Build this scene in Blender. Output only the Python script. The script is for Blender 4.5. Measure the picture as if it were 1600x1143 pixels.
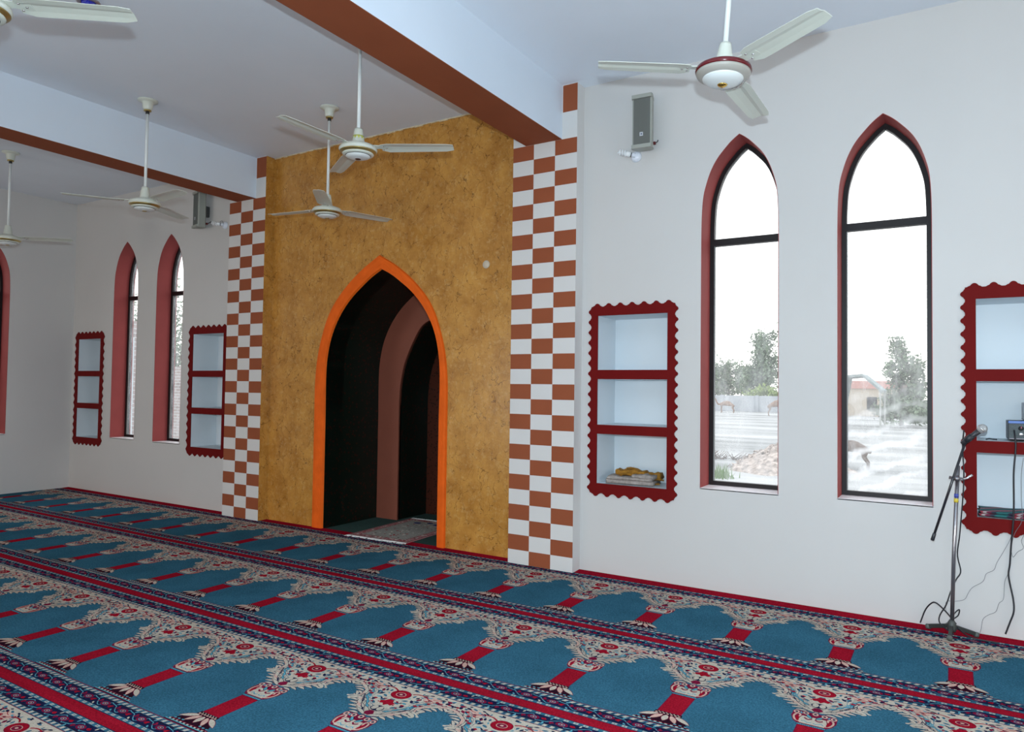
import bpy, bmesh, math, random
from mathutils import Vector, Matrix
from mathutils.geometry import tessellate_polygon

# ------------------------------------------------------------------ camera, world, lights, exposure
for o in list(bpy.data.objects): bpy.data.objects.remove(o)
SC = bpy.context.scene
COL = SC.collection
cd = bpy.data.cameras.new('camera'); cam = bpy.data.objects.new('camera', cd); COL.objects.link(cam)
cd.sensor_fit = 'HORIZONTAL'; cd.sensor_width = 36.0; cd.lens = 1113.6 / 1600 * 36.0; cd.clip_end = 500
cR = Vector((0.8513104, 0.52448022, 0.01382374)); cU = Vector((0.00457971, -0.03377527, 0.99941896)); cF = Vector((-0.52464238, 0.85075245, 0.03115521))
cam.matrix_world = Matrix(((cR.x, cU.x, -cF.x, 0), (cR.y, cU.y, -cF.y, 0), (cR.z, cU.z, -cF.z, 1.5), (0, 0, 0, 1)))
SC.camera = cam

W_ = bpy.data.worlds.new('sky'); SC.world = W_; W_.use_nodes = True
nt = W_.node_tree; bg = nt.nodes['Background']
tc = nt.nodes.new('ShaderNodeTexCoord'); sp = nt.nodes.new('ShaderNodeSeparateXYZ'); rp = nt.nodes.new('ShaderNodeValToRGB')
nt.links.new(tc.outputs['Generated'], sp.inputs[0]); nt.links.new(sp.outputs['Z'], rp.inputs[0]); nt.links.new(rp.outputs[0], bg.inputs[0])
rp.color_ramp.elements[0].position = 0.0; rp.color_ramp.elements[0].color = (1.0, 0.97, 0.93, 1)
rp.color_ramp.elements[1].position = 0.6; rp.color_ramp.elements[1].color = (0.86, 0.93, 1.0, 1)
bg.inputs[1].default_value = 2.3

def area(name, loc, rot, sx, sy, power, col):
    l = bpy.data.lights.new(name, 'AREA'); l.shape = 'RECTANGLE'; l.size = sx; l.size_y = sy; l.energy = power; l.color = col
    o = bpy.data.objects.new(name, l); o.location = loc; o.rotation_euler = rot; COL.objects.link(o); return o
WARM = (1.0, 0.87, 0.74)
for i, x in enumerate((-8.8, -4.87, -0.9, 2.6)):       # daylight through the four tall doorways of the rear wall
    area('doorway_daylight', (x, -4.9, 1.45), (math.radians(100), 0, 0), 2.0, 2.6, (84, 40, 30, 26)[i], WARM)
area('window_daylight', (3.9, 2.0, 1.9), (math.radians(104), 0, math.radians(90)), 2.2, 2.2, 30, (1.0, 0.89, 0.78))
fl = bpy.data.lights.new('camera_flash', 'POINT'); fl.energy = 540; fl.color = (0.68, 0.86, 0.98); fl.shadow_soft_size = 0.025
flo = bpy.data.objects.new('camera_flash', fl); flo.location = (0.02, 0.0, 1.70); COL.objects.link(flo)

SC.view_settings.view_transform = 'Standard'; SC.view_settings.look = 'None'; SC.view_settings.gamma = 1.0
SC.view_settings.exposure = 0.0; SC.view_settings.use_curve_mapping = False

# ------------------------------------------------------------------ materials
MATS = {}
def mat(name, col, rough=0.6, metal=0.0, var=0.0, vscale=6.0, bump=0.0, bscale=60.0, spec=0.5, emit=None, coat=0.0, trans=0.0):
    if name in MATS: return MATS[name]
    m = bpy.data.materials.new(name); m.use_nodes = True; n = m.node_tree.nodes; L = m.node_tree.links
    b = n['Principled BSDF']; b.inputs['Roughness'].default_value = rough; b.inputs['Metallic'].default_value = metal
    b.inputs['Specular IOR Level'].default_value = spec; b.inputs['Coat Weight'].default_value = coat
    b.inputs['Transmission Weight'].default_value = trans
    b.inputs['Base Color'].default_value = (*col, 1)
    if emit: b.inputs['Emission Color'].default_value = (*emit[0], 1); b.inputs['Emission Strength'].default_value = emit[1]
    tcn = n.new('ShaderNodeTexCoord')
    if var:
        t = n.new('ShaderNodeTexNoise'); t.inputs['Scale'].default_value = vscale; t.inputs['Detail'].default_value = 5
        L.new(tcn.outputs['Object'], t.inputs['Vector'])
        r = n.new('ShaderNodeMapRange'); r.inputs['From Min'].default_value = 0.3; r.inputs['From Max'].default_value = 0.7
        r.inputs['To Min'].default_value = 1 - var; r.inputs['To Max'].default_value = 1 + var; L.new(t.outputs['Fac'], r.inputs['Value'])
        v = n.new('ShaderNodeVectorMath'); v.operation = 'SCALE'; v.inputs[0].default_value = col; L.new(r.outputs[0], v.inputs['Scale'])
        L.new(v.outputs[0], b.inputs['Base Color'])
    if bump:
        t = n.new('ShaderNodeTexNoise'); t.inputs['Scale'].default_value = bscale; t.inputs['Detail'].default_value = 4
        L.new(tcn.outputs['Object'], t.inputs['Vector'])
        u = n.new('ShaderNodeBump'); u.inputs['Strength'].default_value = bump; u.inputs['Distance'].default_value = 0.004
        L.new(t.outputs['Fac'], u.inputs['Height']); L.new(u.outputs[0], b.inputs['Normal'])
    MATS[name] = m; return m

white_wall = mat('white_plaster', (0.575, 0.56, 0.545), 0.55, var=0.02, vscale=1.2, bump=0.25, bscale=5)
ceil_paint = mat('pale_blue_ceiling_paint', (0.77, 0.82, 0.89), 0.7, var=0.03, vscale=1.0, bump=0.25, bscale=6)
beam_blue = mat('pale_blue_beam_paint', (0.67, 0.74, 0.825), 0.6, var=0.02, vscale=1.5, bump=0.2, bscale=6)
niche_blue = mat('pale_blue_recess_paint', (0.64, 0.70, 0.745), 0.5, var=0.015, vscale=2, bump=0.2, bscale=8)
brick_red = mat('brick_red_paint', (0.285, 0.080, 0.036), 0.75, spec=0.1, var=0.05, vscale=3)
tile_white = mat('white_check_paint', (0.65, 0.635, 0.62), 0.6, spec=0.2)
dark_red = mat('dark_red_gloss_paint', (0.135, 0.004, 0.004), 0.65, var=0.06, vscale=4, spec=0.1)
reveal_red = mat('dusty_red_paint', (0.30, 0.058, 0.054), 0.7, var=0.06, vscale=5, spec=0.2)
sill_white = mat('sill_paint', (0.78, 0.72, 0.72), 0.5)
frame_dark = mat('dark_bronze_metal', (0.010, 0.007, 0.008), 0.45, spec=0.3)
orange = mat('orange_paint', (0.78, 0.120, 0.008), 0.6, spec=0.15, var=0.07, vscale=9, bump=0.3, bscale=30)
trim_cream = mat('cream_plaster_edge', (0.6, 0.5, 0.33), 0.8, var=0.2, vscale=30)
brown_band = mat('brown_paint', (0.24, 0.070, 0.042), 0.5, var=0.05, vscale=4)
concrete = mat('grey_concrete', (0.3, 0.3, 0.29), 0.8, var=0.1)
green_carpet = mat('dark_green_carpet', (0.012, 0.055, 0.045), 0.95, var=0.15, vscale=40, bump=0.6, bscale=300)

def gold_material():
    m = bpy.data.materials.new('gold_crackle_paint'); m.use_nodes = True; n = m.node_tree.nodes; L = m.node_tree.links; b = n['Principled BSDF']
    tcn = n.new('ShaderNodeTexCoord')
    def noise(scale, detail=5, rough=0.6, vec=None, dist=0.0):
        t = n.new('ShaderNodeTexNoise'); t.inputs['Scale'].default_value = scale; t.inputs['Detail'].default_value = detail; t.inputs['Roughness'].default_value = rough
        t.inputs['Distortion'].default_value = dist
        L.new(vec or tcn.outputs['Object'], t.inputs['Vector']); return t.outputs['Fac']
    def mix(f, a, c):
        x = n.new('ShaderNodeMix'); x.data_type = 'RGBA'
        L.new(f, x.inputs[0])
        for s, q in ((6, a), (7, c)):
            if isinstance(q, tuple): x.inputs[s].default_value = (*q, 1)
            else: L.new(q, x.inputs[s])
        return x.outputs[2]
    def rng(f, a, c, d=0.0, e=1.0):
        r = n.new('ShaderNodeMapRange'); r.inputs[1].default_value = a; r.inputs[2].default_value = c; r.inputs[3].default_value = d; r.inputs[4].default_value = e
        L.new(f, r.inputs[0]); return r.outputs[0]
    def mul(a, c):
        x = n.new('ShaderNodeMath'); x.operation = 'MULTIPLY'; L.new(a, x.inputs[0]); L.new(c, x.inputs[1]); return x.outputs[0]
    col = mix(rng(noise(5, 8, 0.65), 0.36, 0.64), (0.385, 0.165, 0.028), (0.55, 0.268, 0.055))
    col = mix(rng(noise(24, 6, 0.7), 0.52, 0.72, 0, 0.45), col, (0.64, 0.42, 0.17))
    col = mix(rng(noise(13, 6, 0.7), 0.55, 0.75, 0, 0.6), col, (0.30, 0.12, 0.022))
    # distorted vein lines, broken into short branching strokes
    add = n.new('ShaderNodeVectorMath'); add.operation = 'MULTIPLY_ADD'
    nn = n.new('ShaderNodeTexNoise'); nn.inputs['Scale'].default_value = 5; nn.inputs['Detail'].default_value = 4; nn.inputs['Roughness'].default_value = 0.6
    L.new(tcn.outputs['Object'], nn.inputs['Vector']); L.new(nn.outputs['Color'], add.inputs[0]); add.inputs[1].default_value = (0.22, 0.22, 0.22); L.new(tcn.outputs['Object'], add.inputs[2])
    for sc, w, off in ((4.6, 0.016, 0.0), (7.0, 0.020, 3.3)):
        vo = n.new('ShaderNodeTexVoronoi'); vo.feature = 'DISTANCE_TO_EDGE'; vo.inputs['Scale'].default_value = sc
        mp = n.new('ShaderNodeMapping'); mp.inputs['Location'].default_value = (off, off, off); mp.inputs['Rotation'].default_value = (0, 0.7 + off * 0.1, 0); mp.inputs['Scale'].default_value = (1.5, 1.0, 0.75)
        L.new(add.outputs[0], mp.inputs['Vector']); L.new(mp.outputs[0], vo.inputs['Vector'])
        line = rng(vo.outputs['Distance'], 0.0, w, 1.0, 0.0)
        msk = rng(noise(9 + off * 2, 2, 0.6, mp.outputs[0]), 0.46, 0.58)
        col = mix(rng(mul(line, msk), 0, 0.8, 0, 0.75), col, (0.12, 0.048, 0.009))
    L.new(col, b.inputs['Base Color'])
    b.inputs['Roughness'].default_value = 0.22; b.inputs['Specular IOR Level'].default_value = 0.36
    bu = n.new('ShaderNodeBump'); bu.inputs['Strength'].default_value = 0.35; bu.inputs['Distance'].default_value = 0.004
    L.new(noise(26, 5), bu.inputs['Height']); L.new(bu.outputs[0], b.inputs['Normal'])
    return m
gold = gold_material()

def speckle_material(name, base, spot, scale, thr, rough):
    m = bpy.data.materials.new(name); m.use_nodes = True; n = m.node_tree.nodes; L = m.node_tree.links; b = n['Principled BSDF']
    tcn = n.new('ShaderNodeTexCoord'); vo = n.new('ShaderNodeTexVoronoi'); vo.inputs['Scale'].default_value = scale; L.new(tcn.outputs['Object'], vo.inputs['Vector'])
    r = n.new('ShaderNodeMapRange'); r.inputs[1].default_value = thr; r.inputs[2].default_value = thr + 0.08; r.inputs[3].default_value = 1; r.inputs[4].default_value = 0
    L.new(vo.outputs['Distance'], r.inputs[0])
    x = n.new('ShaderNodeMix'); x.data_type = 'RGBA'; L.new(r.outputs[0], x.inputs[0]); x.inputs[6].default_value = (*base, 1); x.inputs[7].default_value = (*spot, 1)
    L.new(x.outputs[2], b.inputs['Base Color']); b.inputs['Roughness'].default_value = rough; b.inputs['Specular IOR Level'].default_value = 0.25
    return m
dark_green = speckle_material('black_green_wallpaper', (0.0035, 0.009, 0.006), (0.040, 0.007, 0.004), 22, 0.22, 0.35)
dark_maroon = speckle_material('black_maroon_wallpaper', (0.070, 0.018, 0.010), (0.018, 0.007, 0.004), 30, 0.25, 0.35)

# ------------------------------------------------------------------ mesh helpers
def tag(o, label=None, cat=None, group=None, kind=None):
    if label: o['label'] = label
    if cat: o['category'] = cat
    if group: o['group'] = group
    if kind: o['kind'] = kind
    return o
def empty(name, loc=(0, 0, 0), rz=0.0):
    o = bpy.data.objects.new(name, None); o.empty_display_size = 0.1; o.location = loc; o.rotation_euler = (0, 0, rz); COL.objects.link(o); return o

class MB:
    """collects faces; build() links them as one mesh object. Coordinates are local to the parent."""
    def __init__(s): s.v = []; s.f = []; s.m = []; s.sm = []
    def add(s, vs, fs, mi=0, smooth=False):
        b = len(s.v); s.v += [tuple(v) for v in vs]
        for f in fs: s.f.append(tuple(b + i for i in f)); s.m.append(mi); s.sm.append(smooth)
        return s
    def box(s, lo, hi, mi=0):
        x0, y0, z0 = lo; x1, y1, z1 = hi
        return s.add([(x0, y0, z0), (x1, y0, z0), (x1, y1, z0), (x0, y1, z0), (x0, y0, z1), (x1, y0, z1), (x1, y1, z1), (x0, y1, z1)],
                     [(0, 3, 2, 1), (4, 5, 6, 7), (0, 1, 5, 4), (1, 2, 6, 5), (2, 3, 7, 6), (3, 0, 4, 7)], mi)
    def prism(s, loops, mp, d0, d1, mi=0, mside=None, caps=(True, True)):
        """2-D loops (first outer, rest holes) extruded between depths; mp(a, b, d) -> xyz"""
        flat = [p for l in loops for p in l]
        tris = tessellate_polygon([[Vector((a, b, 0)) for a, b in l] for l in loops])
        n = len(flat)
        vs = [mp(a, b, d0) for a, b in flat] + [mp(a, b, d1) for a, b in flat]
        fs = []
        if caps[0]: fs += [tuple(t) for t in tris]
        if caps[1]: fs += [tuple(i + n for i in reversed(t)) for t in tris]
        s.add(vs, fs, mi)
        base = len(s.v) - 2 * n; k = 0
        for l in loops:
            for i in range(len(l)):
                a, b = base + k + i, base + k + (i + 1) % len(l)
                s.f.append((a, b, b + n, a + n)); s.m.append(mi if mside is None else mside); s.sm.append(False)
            k += len(l)
        return s
    def ring(s, A, B, mp, d0, d1, mi=0):
        """band between two loops with the same number of points"""
        n = len(A); vs = [mp(a, b, d) for d in (d0, d1) for L in (A, B) for a, b in L]
        fs = []
        for i in range(n):
            j = (i + 1) % n; fs += [(i, j, n + j, n + i), (2 * n + i, 3 * n + i, 3 * n + j, 2 * n + j), (i, 2 * n + i, 2 * n + j, j), (n + i, n + j, 3 * n + j, 3 * n + i)]
        return s.add(vs, fs, mi)
    def lathe(s, prof, c=(0, 0, 0), seg=32, mi=0, axis='Z', smooth=True):
        vs = []; fs = []
        for r, h in prof:
            for i in range(seg):
                a = 2 * math.pi * i / seg; x, y = r * math.cos(a), r * math.sin(a)
                p = (x, y, h) if axis == 'Z' else ((x, h, y) if axis == 'Y' else (h, x, y))
                vs.append((p[0] + c[0], p[1] + c[1], p[2] + c[2]))
        for j in range(len(prof) - 1):
            for i in range(seg):
                k = (i + 1) % seg
                fs.append((j * seg + i, j * seg + k, (j + 1) * seg + k, (j + 1) * seg + i))
        if prof[0][0] > 1e-4: fs.append(tuple(range(seg)))
        if prof[-1][0] > 1e-4: fs.append(tuple((len(prof) - 1) * seg + i for i in range(seg)))
        return s.add(vs, fs, mi, smooth)
    def tube(s, pts, rad, seg=10, mi=0):
        pts = [Vector(p) for p in pts]; n = len(pts); rads = rad if isinstance(rad, (list, tuple)) else [rad] * n
        vs = []; fs = []; up = None
        for i, p in enumerate(pts):
            t = (pts[min(i + 1, n - 1)] - pts[max(i - 1, 0)]).normalized()
            if up is None: up = Vector((0, 0, 1)) if abs(t.z) < 0.9 else Vector((1, 0, 0))
            a = t.cross(up).normalized(); b = a.cross(t).normalized(); up = b
            for k in range(seg):
                w = 2 * math.pi * k / seg; vs.append(p + (a * math.cos(w) + b * math.sin(w)) * rads[i])
        for i in range(n - 1):
            for k in range(seg):
                q = (k + 1) % seg; fs.append((i * seg + k, i * seg + q, (i + 1) * seg + q, (i + 1) * seg + k))
        fs.append(tuple(reversed(range(seg)))); fs.append(tuple((n - 1) * seg + k for k in range(seg)))
        return s.add(vs, fs, mi, True)
    def build(s, name, mats, parent=None, bevel=0.0, fix=True, sub=0):
        me = bpy.data.meshes.new(name); me.from_pydata(s.v, [], s.f)
        for m in (mats if isinstance(mats, (list, tuple)) else [mats]): me.materials.append(m)
        me.polygons.foreach_set('material_index', s.m); me.polygons.foreach_set('use_smooth', s.sm)
        if fix:
            bm = bmesh.new(); bm.from_mesh(me); bmesh.ops.remove_doubles(bm, verts=bm.verts, dist=1e-6)
            bmesh.ops.recalc_face_normals(bm, faces=bm.faces); bm.to_mesh(me); bm.free()
        o = bpy.data.objects.new(name, me); COL.objects.link(o); o.parent = parent
        if bevel:
            b = o.modifiers.new('bevel', 'BEVEL'); b.width = bevel; b.segments = 2; b.limit_method = 'ANGLE'
        if sub:
            b = o.modifiers.new('sub', 'SUBSURF'); b.levels = sub; b.render_levels = sub
        return o
def catmull(pts, n=6, closed=False):
    out = []; N = len(pts); P = [Vector(p) for p in pts]
    rng = range(N if closed else N - 1)
    for i in rng:
        p0 = P[(i - 1) % N] if closed or i > 0 else P[0]; p1 = P[i]; p2 = P[(i + 1) % N]; p3 = P[(i + 2) % N] if closed or i + 2 < N else P[-1]
        for k in range(n):
            t = k / n
            out.append(0.5 * ((2 * p1) + (-p0 + p2) * t + (2 * p0 - 5 * p1 + 4 * p2 - p3) * t * t + (-p0 + 3 * p1 - 3 * p2 + p3) * t ** 3))
    if not closed: out.append(P[-1])
    return out
XZ = lambda a, b, d: (a, d, b)       # a = X, b = Z, depth = Y
YZ = lambda a, b, d: (d, a, b)
XY = lambda a, b, d: (a, b, d)

# ------------------------------------------------------------------ measures of the room
PF, WF, GF, HC = 5.234, 5.364, 5.351, 4.044        # pillar face, white wall face, gold wall face (Y); ceiling height
XL, XR = -10.685, 4.0; YB = -5.0
ROW = 0.1281; BZ = 28 * ROW
PR0, PR1, PL0, PL1 = -3.2425, -2.6253, -7.0863, -6.4708
WO = 5.645                                            # outer face of the front wall

def arch(half, top, cx, z0, prof, zs=0.0, inset=0.0, n=5):
    """closed loop of a pointed arch opening; prof = (dx, z) from the apex down to the jamb"""
    h = prof[-1][0]
    pts = [(dx, z + zs) for dx, z in prof]
    c = [(p.x, p.y) for p in catmull([(a, b, 0) for a, b in pts], n)]
    if inset:
        q = []
        for i, (a, b) in enumerate(c):
            a0, b0 = c[max(i - 1, 0)]; a1, b1 = c[min(i + 1, len(c) - 1)]
            if i == 0: q.append((0.0, b - inset * 1.25)); continue
            t = Vector((a1 - a0, b1 - b0)).normalized(); q.append((max(a + t.y * inset, 0), b - t.x * inset))
        c = q
    right = [(cx + a, b) for a, b in c]; left = [(cx - a, b) for a, b in c[1:]]
    return [(cx + right[-1][0] - cx, z0 + inset)] + list(reversed(right)) + left + [(left[-1][0], z0 + inset)]
WPROF = [(0, 3.395), (0.045, 3.362), (0.09, 3.32), (0.165, 3.232), (0.215, 3.14), (0.252, 3.03), (0.272, 2.93), (0.281, 2.78), (0.2835, 2.6)]
MOUT = [(0, 2.817), (0.11, 2.757), (0.22, 2.695), (0.42, 2.55), (0.6, 2.373), (0.705, 2.215), (0.765, 2.07), (0.82, 1.90), (0.855, 1.72), (0.872, 1.5), (0.873, 1.2)]
MIN_ = [(0, 2.668), (0.1, 2.62), (0.2, 2.558), (0.41, 2.402), (0.567, 2.228), (0.678, 2.025), (0.733, 1.82), (0.752, 1.6), (0.748, 1.2)]
MINNER = [(0, 2.235), (0.06, 2.22), (0.16, 2.15), (0.27, 1.98), (0.36, 1.80), (0.40, 1.68), (0.435, 1.5), (0.445, 1.3)]
MCX, MCI = -4.873, -4.840
def rect(x0, x1, z0, z1): return [(x0, z0), (x1, z0), (x1, z1), (x0, z1)]
WINS = [(-1.340, 0.765, 0.030), (-0.386, 0.775, 0.0), (-9.385, 0.760, -0.005), (-8.405, 0.755, 0.0)]   # centre x, sill z, apex shift
NX = [(-2.476, -1.882), (0.134, 0.728), (-10.515, -9.945), (-7.888, -7.30)]       # inner openings of the shelf niches
NZ = [(0.735, 1.138), (1.212, 1.585), (1.660, 2.105)]
def wloop(i): cx, z0, zs = WINS[i]; return arch(0.28, 0, cx, z0, WPROF, zs)

# ------------------------------------------------------------------ room shell
MB().box((XL - 0.4, YB - 0.4, -0.3), (XR + 0.4, WO + 1.6, 0)).build('floor', concrete)
tag(bpy.data.objects['floor'], 'grey concrete floor slab beneath the carpets', 'floor', kind='structure')
tag(MB().box((XL - 0.4, YB - 0.4, HC), (XR + 0.4, WO + .25, HC + 0.3)).build('ceiling', ceil_paint), 'pale grey-blue flat painted ceiling', 'ceiling', kind='structure')

b = MB()
nloops = lambda k: [rect(NX[k][0], NX[k][1], a, c) for a, c in NZ]
b.prism([rect(PR0 + 0.05, XR, 0, HC), wloop(0), wloop(1)] + nloops(0) + nloops(1), XZ, WF, WO)
b.prism([rect(XL - 0.3, PL1 - 0.05, 0, HC), wloop(2), wloop(3)] + nloops(2) + nloops(3), XZ, WF, WO)
tag(b.build('wall_front', white_wall), 'white front wall on both sides of the gold mihrab wall', 'wall', kind='structure')

MI = arch(0, 0, MCI, 0, MIN_)
b = MB().prism([rect(PL1 - 0.03, PR0 + 0.03, 0, HC), MI], XZ, GF, GF + 0.25)
b.m = [1 if (abs(sum(b.v[i][1] for i in f) / len(f) - GF - 0.125) < 0.01 and abs(sum(b.v[i][0] for i in f) / len(f) - MCI) < 0.9) else 0 for f in b.f]
tag(b.build('wall_mihrab', [gold, dark_green]), 'gold wall with brown crackle veins between the checkered pillars', 'wall', kind='structure')
b = MB()
random.seed(3)
for i in range(64):
    x0 = PL1 + (PR0 - PL1) * i / 64; b.box((x0, GF - 0.006 - random.random() * 0.004, HC - 0.006 - random.random() * 0.009), (x0 + 0.052, GF, HC))
tag(b.build('trim_1', trim_cream), 'thin cream plaster edge where gold wall meets ceiling', 'trim', kind='structure')

LW = [4.262, 1.42, 0.48, -2.0]
lloops = [[(a, c) for a, c in arch(0.28, 0, y, 0.80, WPROF)] for y in LW]
tag(MB().prism([rect(YB - 0.3, WO, 0, HC)] + lloops, YZ, XL, XL - 0.35).build('wall_left', white_wall), 'white side wall at the left end of the hall', 'wall', kind='structure')
tag(MB().prism([rect(YB - 0.3, WO, 0, HC), rect(0.9, 3.1, 0.8, 3.0)], YZ, XR, XR + 0.35).build('wall_right', white_wall), 'white side wall at the right end', 'wall', kind='structure')
doors = [rect(x - 1.05, x + 1.05, 0.10, 2.8) for x in (-8.8, -4.87, -0.9, 2.6)]
tag(MB().prism([rect(XL - 0.3, XR + 0.3, 0, HC)] + doors, XZ, YB, YB - 0.3).build('wall_rear', white_wall), 'white rear wall with four tall doorways', 'wall', kind='structure')

def beam(x0, x1, label):
    b = MB().box((x0, YB, BZ + 0.001), (x1, PF + 0.01, HC + 0.01), 0)
    for i, f in enumerate(b.f):
        if i == 0: b.m[i] = 1
    tag(b.build('ceiling_beam', [beam_blue, brick_red], bevel=0.006), label, 'beam', kind='structure')
beam(-3.1200, -2.7644, 'pale blue ceiling beam with brick-red underside meeting the right pillar')
beam(-6.9628, -6.6341, 'pale blue ceiling beam with brick-red underside meeting the left pillar')

def pillar(x0, x1, gold_right, label, bx0, bx1):
    b = MB(); cw = (x1 - x0) / 3
    for r in range(28):
        for c in range(3):
            z1 = (28 - r) * ROW; z0 = z1 - ROW; a0 = x0 + c * cw
            b.add([(a0, PF, z0), (a0 + cw, PF, z0), (a0 + cw, PF, z1), (a0, PF, z1)], [(0, 1, 2, 3)], 1 if (r + c) % 2 == 0 else 0)
    def q(a0, a1, z0, z1, m): b.add([(a0, PF, z0), (a1, PF, z0), (a1, PF, z1), (a0, PF, z1)], [(0, 1, 2, 3)], m)
    q(x0, bx1, BZ, HC, 0); zm = HC - 0.232
    q(bx1 + 0.002, x1, BZ, zm, 0); q(bx1, bx1 + 0.002, BZ, HC, 0); q(bx1 + 0.004, x1, zm, HC - 0.004, 1); q(bx1 + 0.002, bx1 + 0.004, zm, HC, 0); q(bx1 + 0.004, x1, HC - 0.004, HC, 0)
    b.add([(x1, PF, 0), (x1, WO, 0), (x1, WO, HC), (x1, PF, HC)], [(0, 1, 2, 3)], 2 if gold_right else 0)
    b.add([(x0, WO, 0), (x0, PF, 0), (x0, PF, HC), (x0, WO, HC)], [(0, 1, 2, 3)], 0 if gold_right else 2)
    b.add([(x1, WO, 0), (x0, WO, 0), (x0, WO, HC), (x1, WO, HC)], [(0, 1, 2, 3)], 0)
    b.add([(x0, PF, HC), (x1, PF, HC), (x1, WO, HC), (x0, WO, HC)], [(0, 1, 2, 3)], 0)
    b.add([(x0, PF, 0), (x1, PF, 0), (x1, WO, 0), (x0, WO, 0)], [(3, 2, 1, 0)], 0)
    tag(b.build('checkered_pillar', [tile_white, brick_red, gold], fix=False), label, 'pillar', kind='structure')
pillar(PR0, PR1, False, 'white and brick-red checkered pillar right of the gold wall', -3.12, -2.7644)
pillar(PL0, PL1, True, 'white and brick-red checkered pillar left of the gold wall', -6.9628, -6.6341)

# ------------------------------------------------------------------ mihrab
mih = empty('mihrab', (0, 0, 0)); mih.location = (MCX, GF, 0)
tag(mih, 'deep pointed-arch prayer niche with orange border in the gold wall', 'mihrab', kind='structure')
def mm(a, b, d): return (a - MCX, d - GF, b)
# orange border: outer arch minus inner arch, in three stepped bands with a zigzag groove line
def widen(pts, k): return pts
MO = arch(0, 0, MCX, 0.0, MOUT)
b = MB().prism([MO + []], mm, GF - 0.016, GF - 0.001, caps=(False, False)) if False else MB()
def strip_between(b, o_, i_, y, mi=0):
    for k in range(len(o_) - 1):
        b.add([mm(o_[k][0], o_[k][1], y), mm(o_[k + 1][0], o_[k + 1][1], y), mm(i_[k + 1][0], i_[k + 1][1], y), mm(i_[k][0], i_[k][1], y)], [(0, 1, 2, 3)], mi)
def resample(loop, n):
    P = [Vector(p) for p in loop]; d = [0]
    for i in range(1, len(P)): d.append(d[-1] + (P[i] - P[i - 1]).length)
    out = []; j = 0
    for k in range(n + 1):
        t = d[-1] * k / n
        while j < len(d) - 2 and d[j + 1] < t: j += 1
        s = (t - d[j]) / max(d[j + 1] - d[j], 1e-9); out.append(tuple(P[j].lerp(P[j + 1], s)))
    return out
o_ = resample(MO, 120); i_ = resample(MI, 120)
y0 = GF - 0.020
lerp2 = lambda p, q, t: (p[0] + (q[0] - p[0]) * t, p[1] + (q[1] - p[1]) * t)
bands = [0.0, 0.07, 0.30, 0.93, 1.0]; ys = [GF, y0, y0 - 0.004, y0, GF + 0.002]
for s in range(4):
    A = [lerp2(o_[k], i_[k], bands[s]) for k in range(121)]; B = [lerp2(o_[k], i_[k], bands[s + 1]) for k in range(121)]
    for k in range(120):
        b.add([mm(*A[k], ys[s]), mm(*A[k + 1], ys[s]), mm(*B[k + 1], ys[s + 1]), mm(*B[k], ys[s + 1])], [(0, 1, 2, 3)], 0)
b.build('arch_border', orange, mih, fix=True)
zb = MB()      # raised zigzag bead down the middle of the border
zz = [lerp2(o_[k], i_[k], 0.60 + (0.10 if k % 4 < 2 else -0.10)) for k in range(121)]
zb.tube([mm(*p, y0 - 0.001) for p in zz], 0.0035, 5)
zb.build('zigzag_bead', orange, bpy.data.objects['arch_border'])
Y1, Y2 = 6.16, 6.68
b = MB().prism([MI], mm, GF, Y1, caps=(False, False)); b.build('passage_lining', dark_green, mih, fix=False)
NI = arch(0, 0, MCI, 0, MINNER)
outer = arch(0, 0, MCI, 0, [(a + (0.03 if a else 0), z + 0.02) for a, z in MIN_])
b = MB().prism([outer, NI], mm, Y1, Y1 + 0.04); b.build('inner_arch_band', brown_band, mih)
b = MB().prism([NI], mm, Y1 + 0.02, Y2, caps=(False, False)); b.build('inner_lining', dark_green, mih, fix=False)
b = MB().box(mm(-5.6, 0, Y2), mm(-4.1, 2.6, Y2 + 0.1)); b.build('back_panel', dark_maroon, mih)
MB().tube([mm(MCI - 0.18, z, Y2 - 0.004) for z in (0.012, 1.0, 2.2)], 0.006, 8).build('gilt_line', mat('dull_gilt', (0.22, 0.09, 0.02), 0.4), mih)
b = MB().box(mm(-5.75, 0, Y2 + 0.1), mm(-3.9, 2.9, Y2 + 0.2)); b.build('masonry_shell', concrete, mih)
sh = MB()
for x in (MCI - 0.86, MCI + 0.78): sh.box(mm(x, 0, GF + 0.25), mm(x + 0.08, 2.9, Y2 + 0.2))
sh.box(mm(MCI - 0.86, 2.8, GF + 0.25), mm(MCI + 0.86, 2.9, Y2 + 0.2)); sh.build('outer_shell', concrete, mih)
tag(MB().box((MCI - 0.755, WF, 0.0), (MCI + 0.755, Y2, 0.010)).build('green_carpet', green_carpet), 'plain dark green carpet covering the mihrab floor', 'carpet')

b = MB().lathe([(0.0, -0.012), (0.030, -0.011), (0.037, -0.005), (0.038, 0.0)], (0, 0, 0), 28, axis='Y')
o = b.build('wall_plate', mat('pale_plate', (0.55, 0.47, 0.36), 0.5)); o.location = (-3.588, GF, 2.619)
tag(o, 'small round pale cover plate on the gold wall right of the arch', 'plate')

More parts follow.
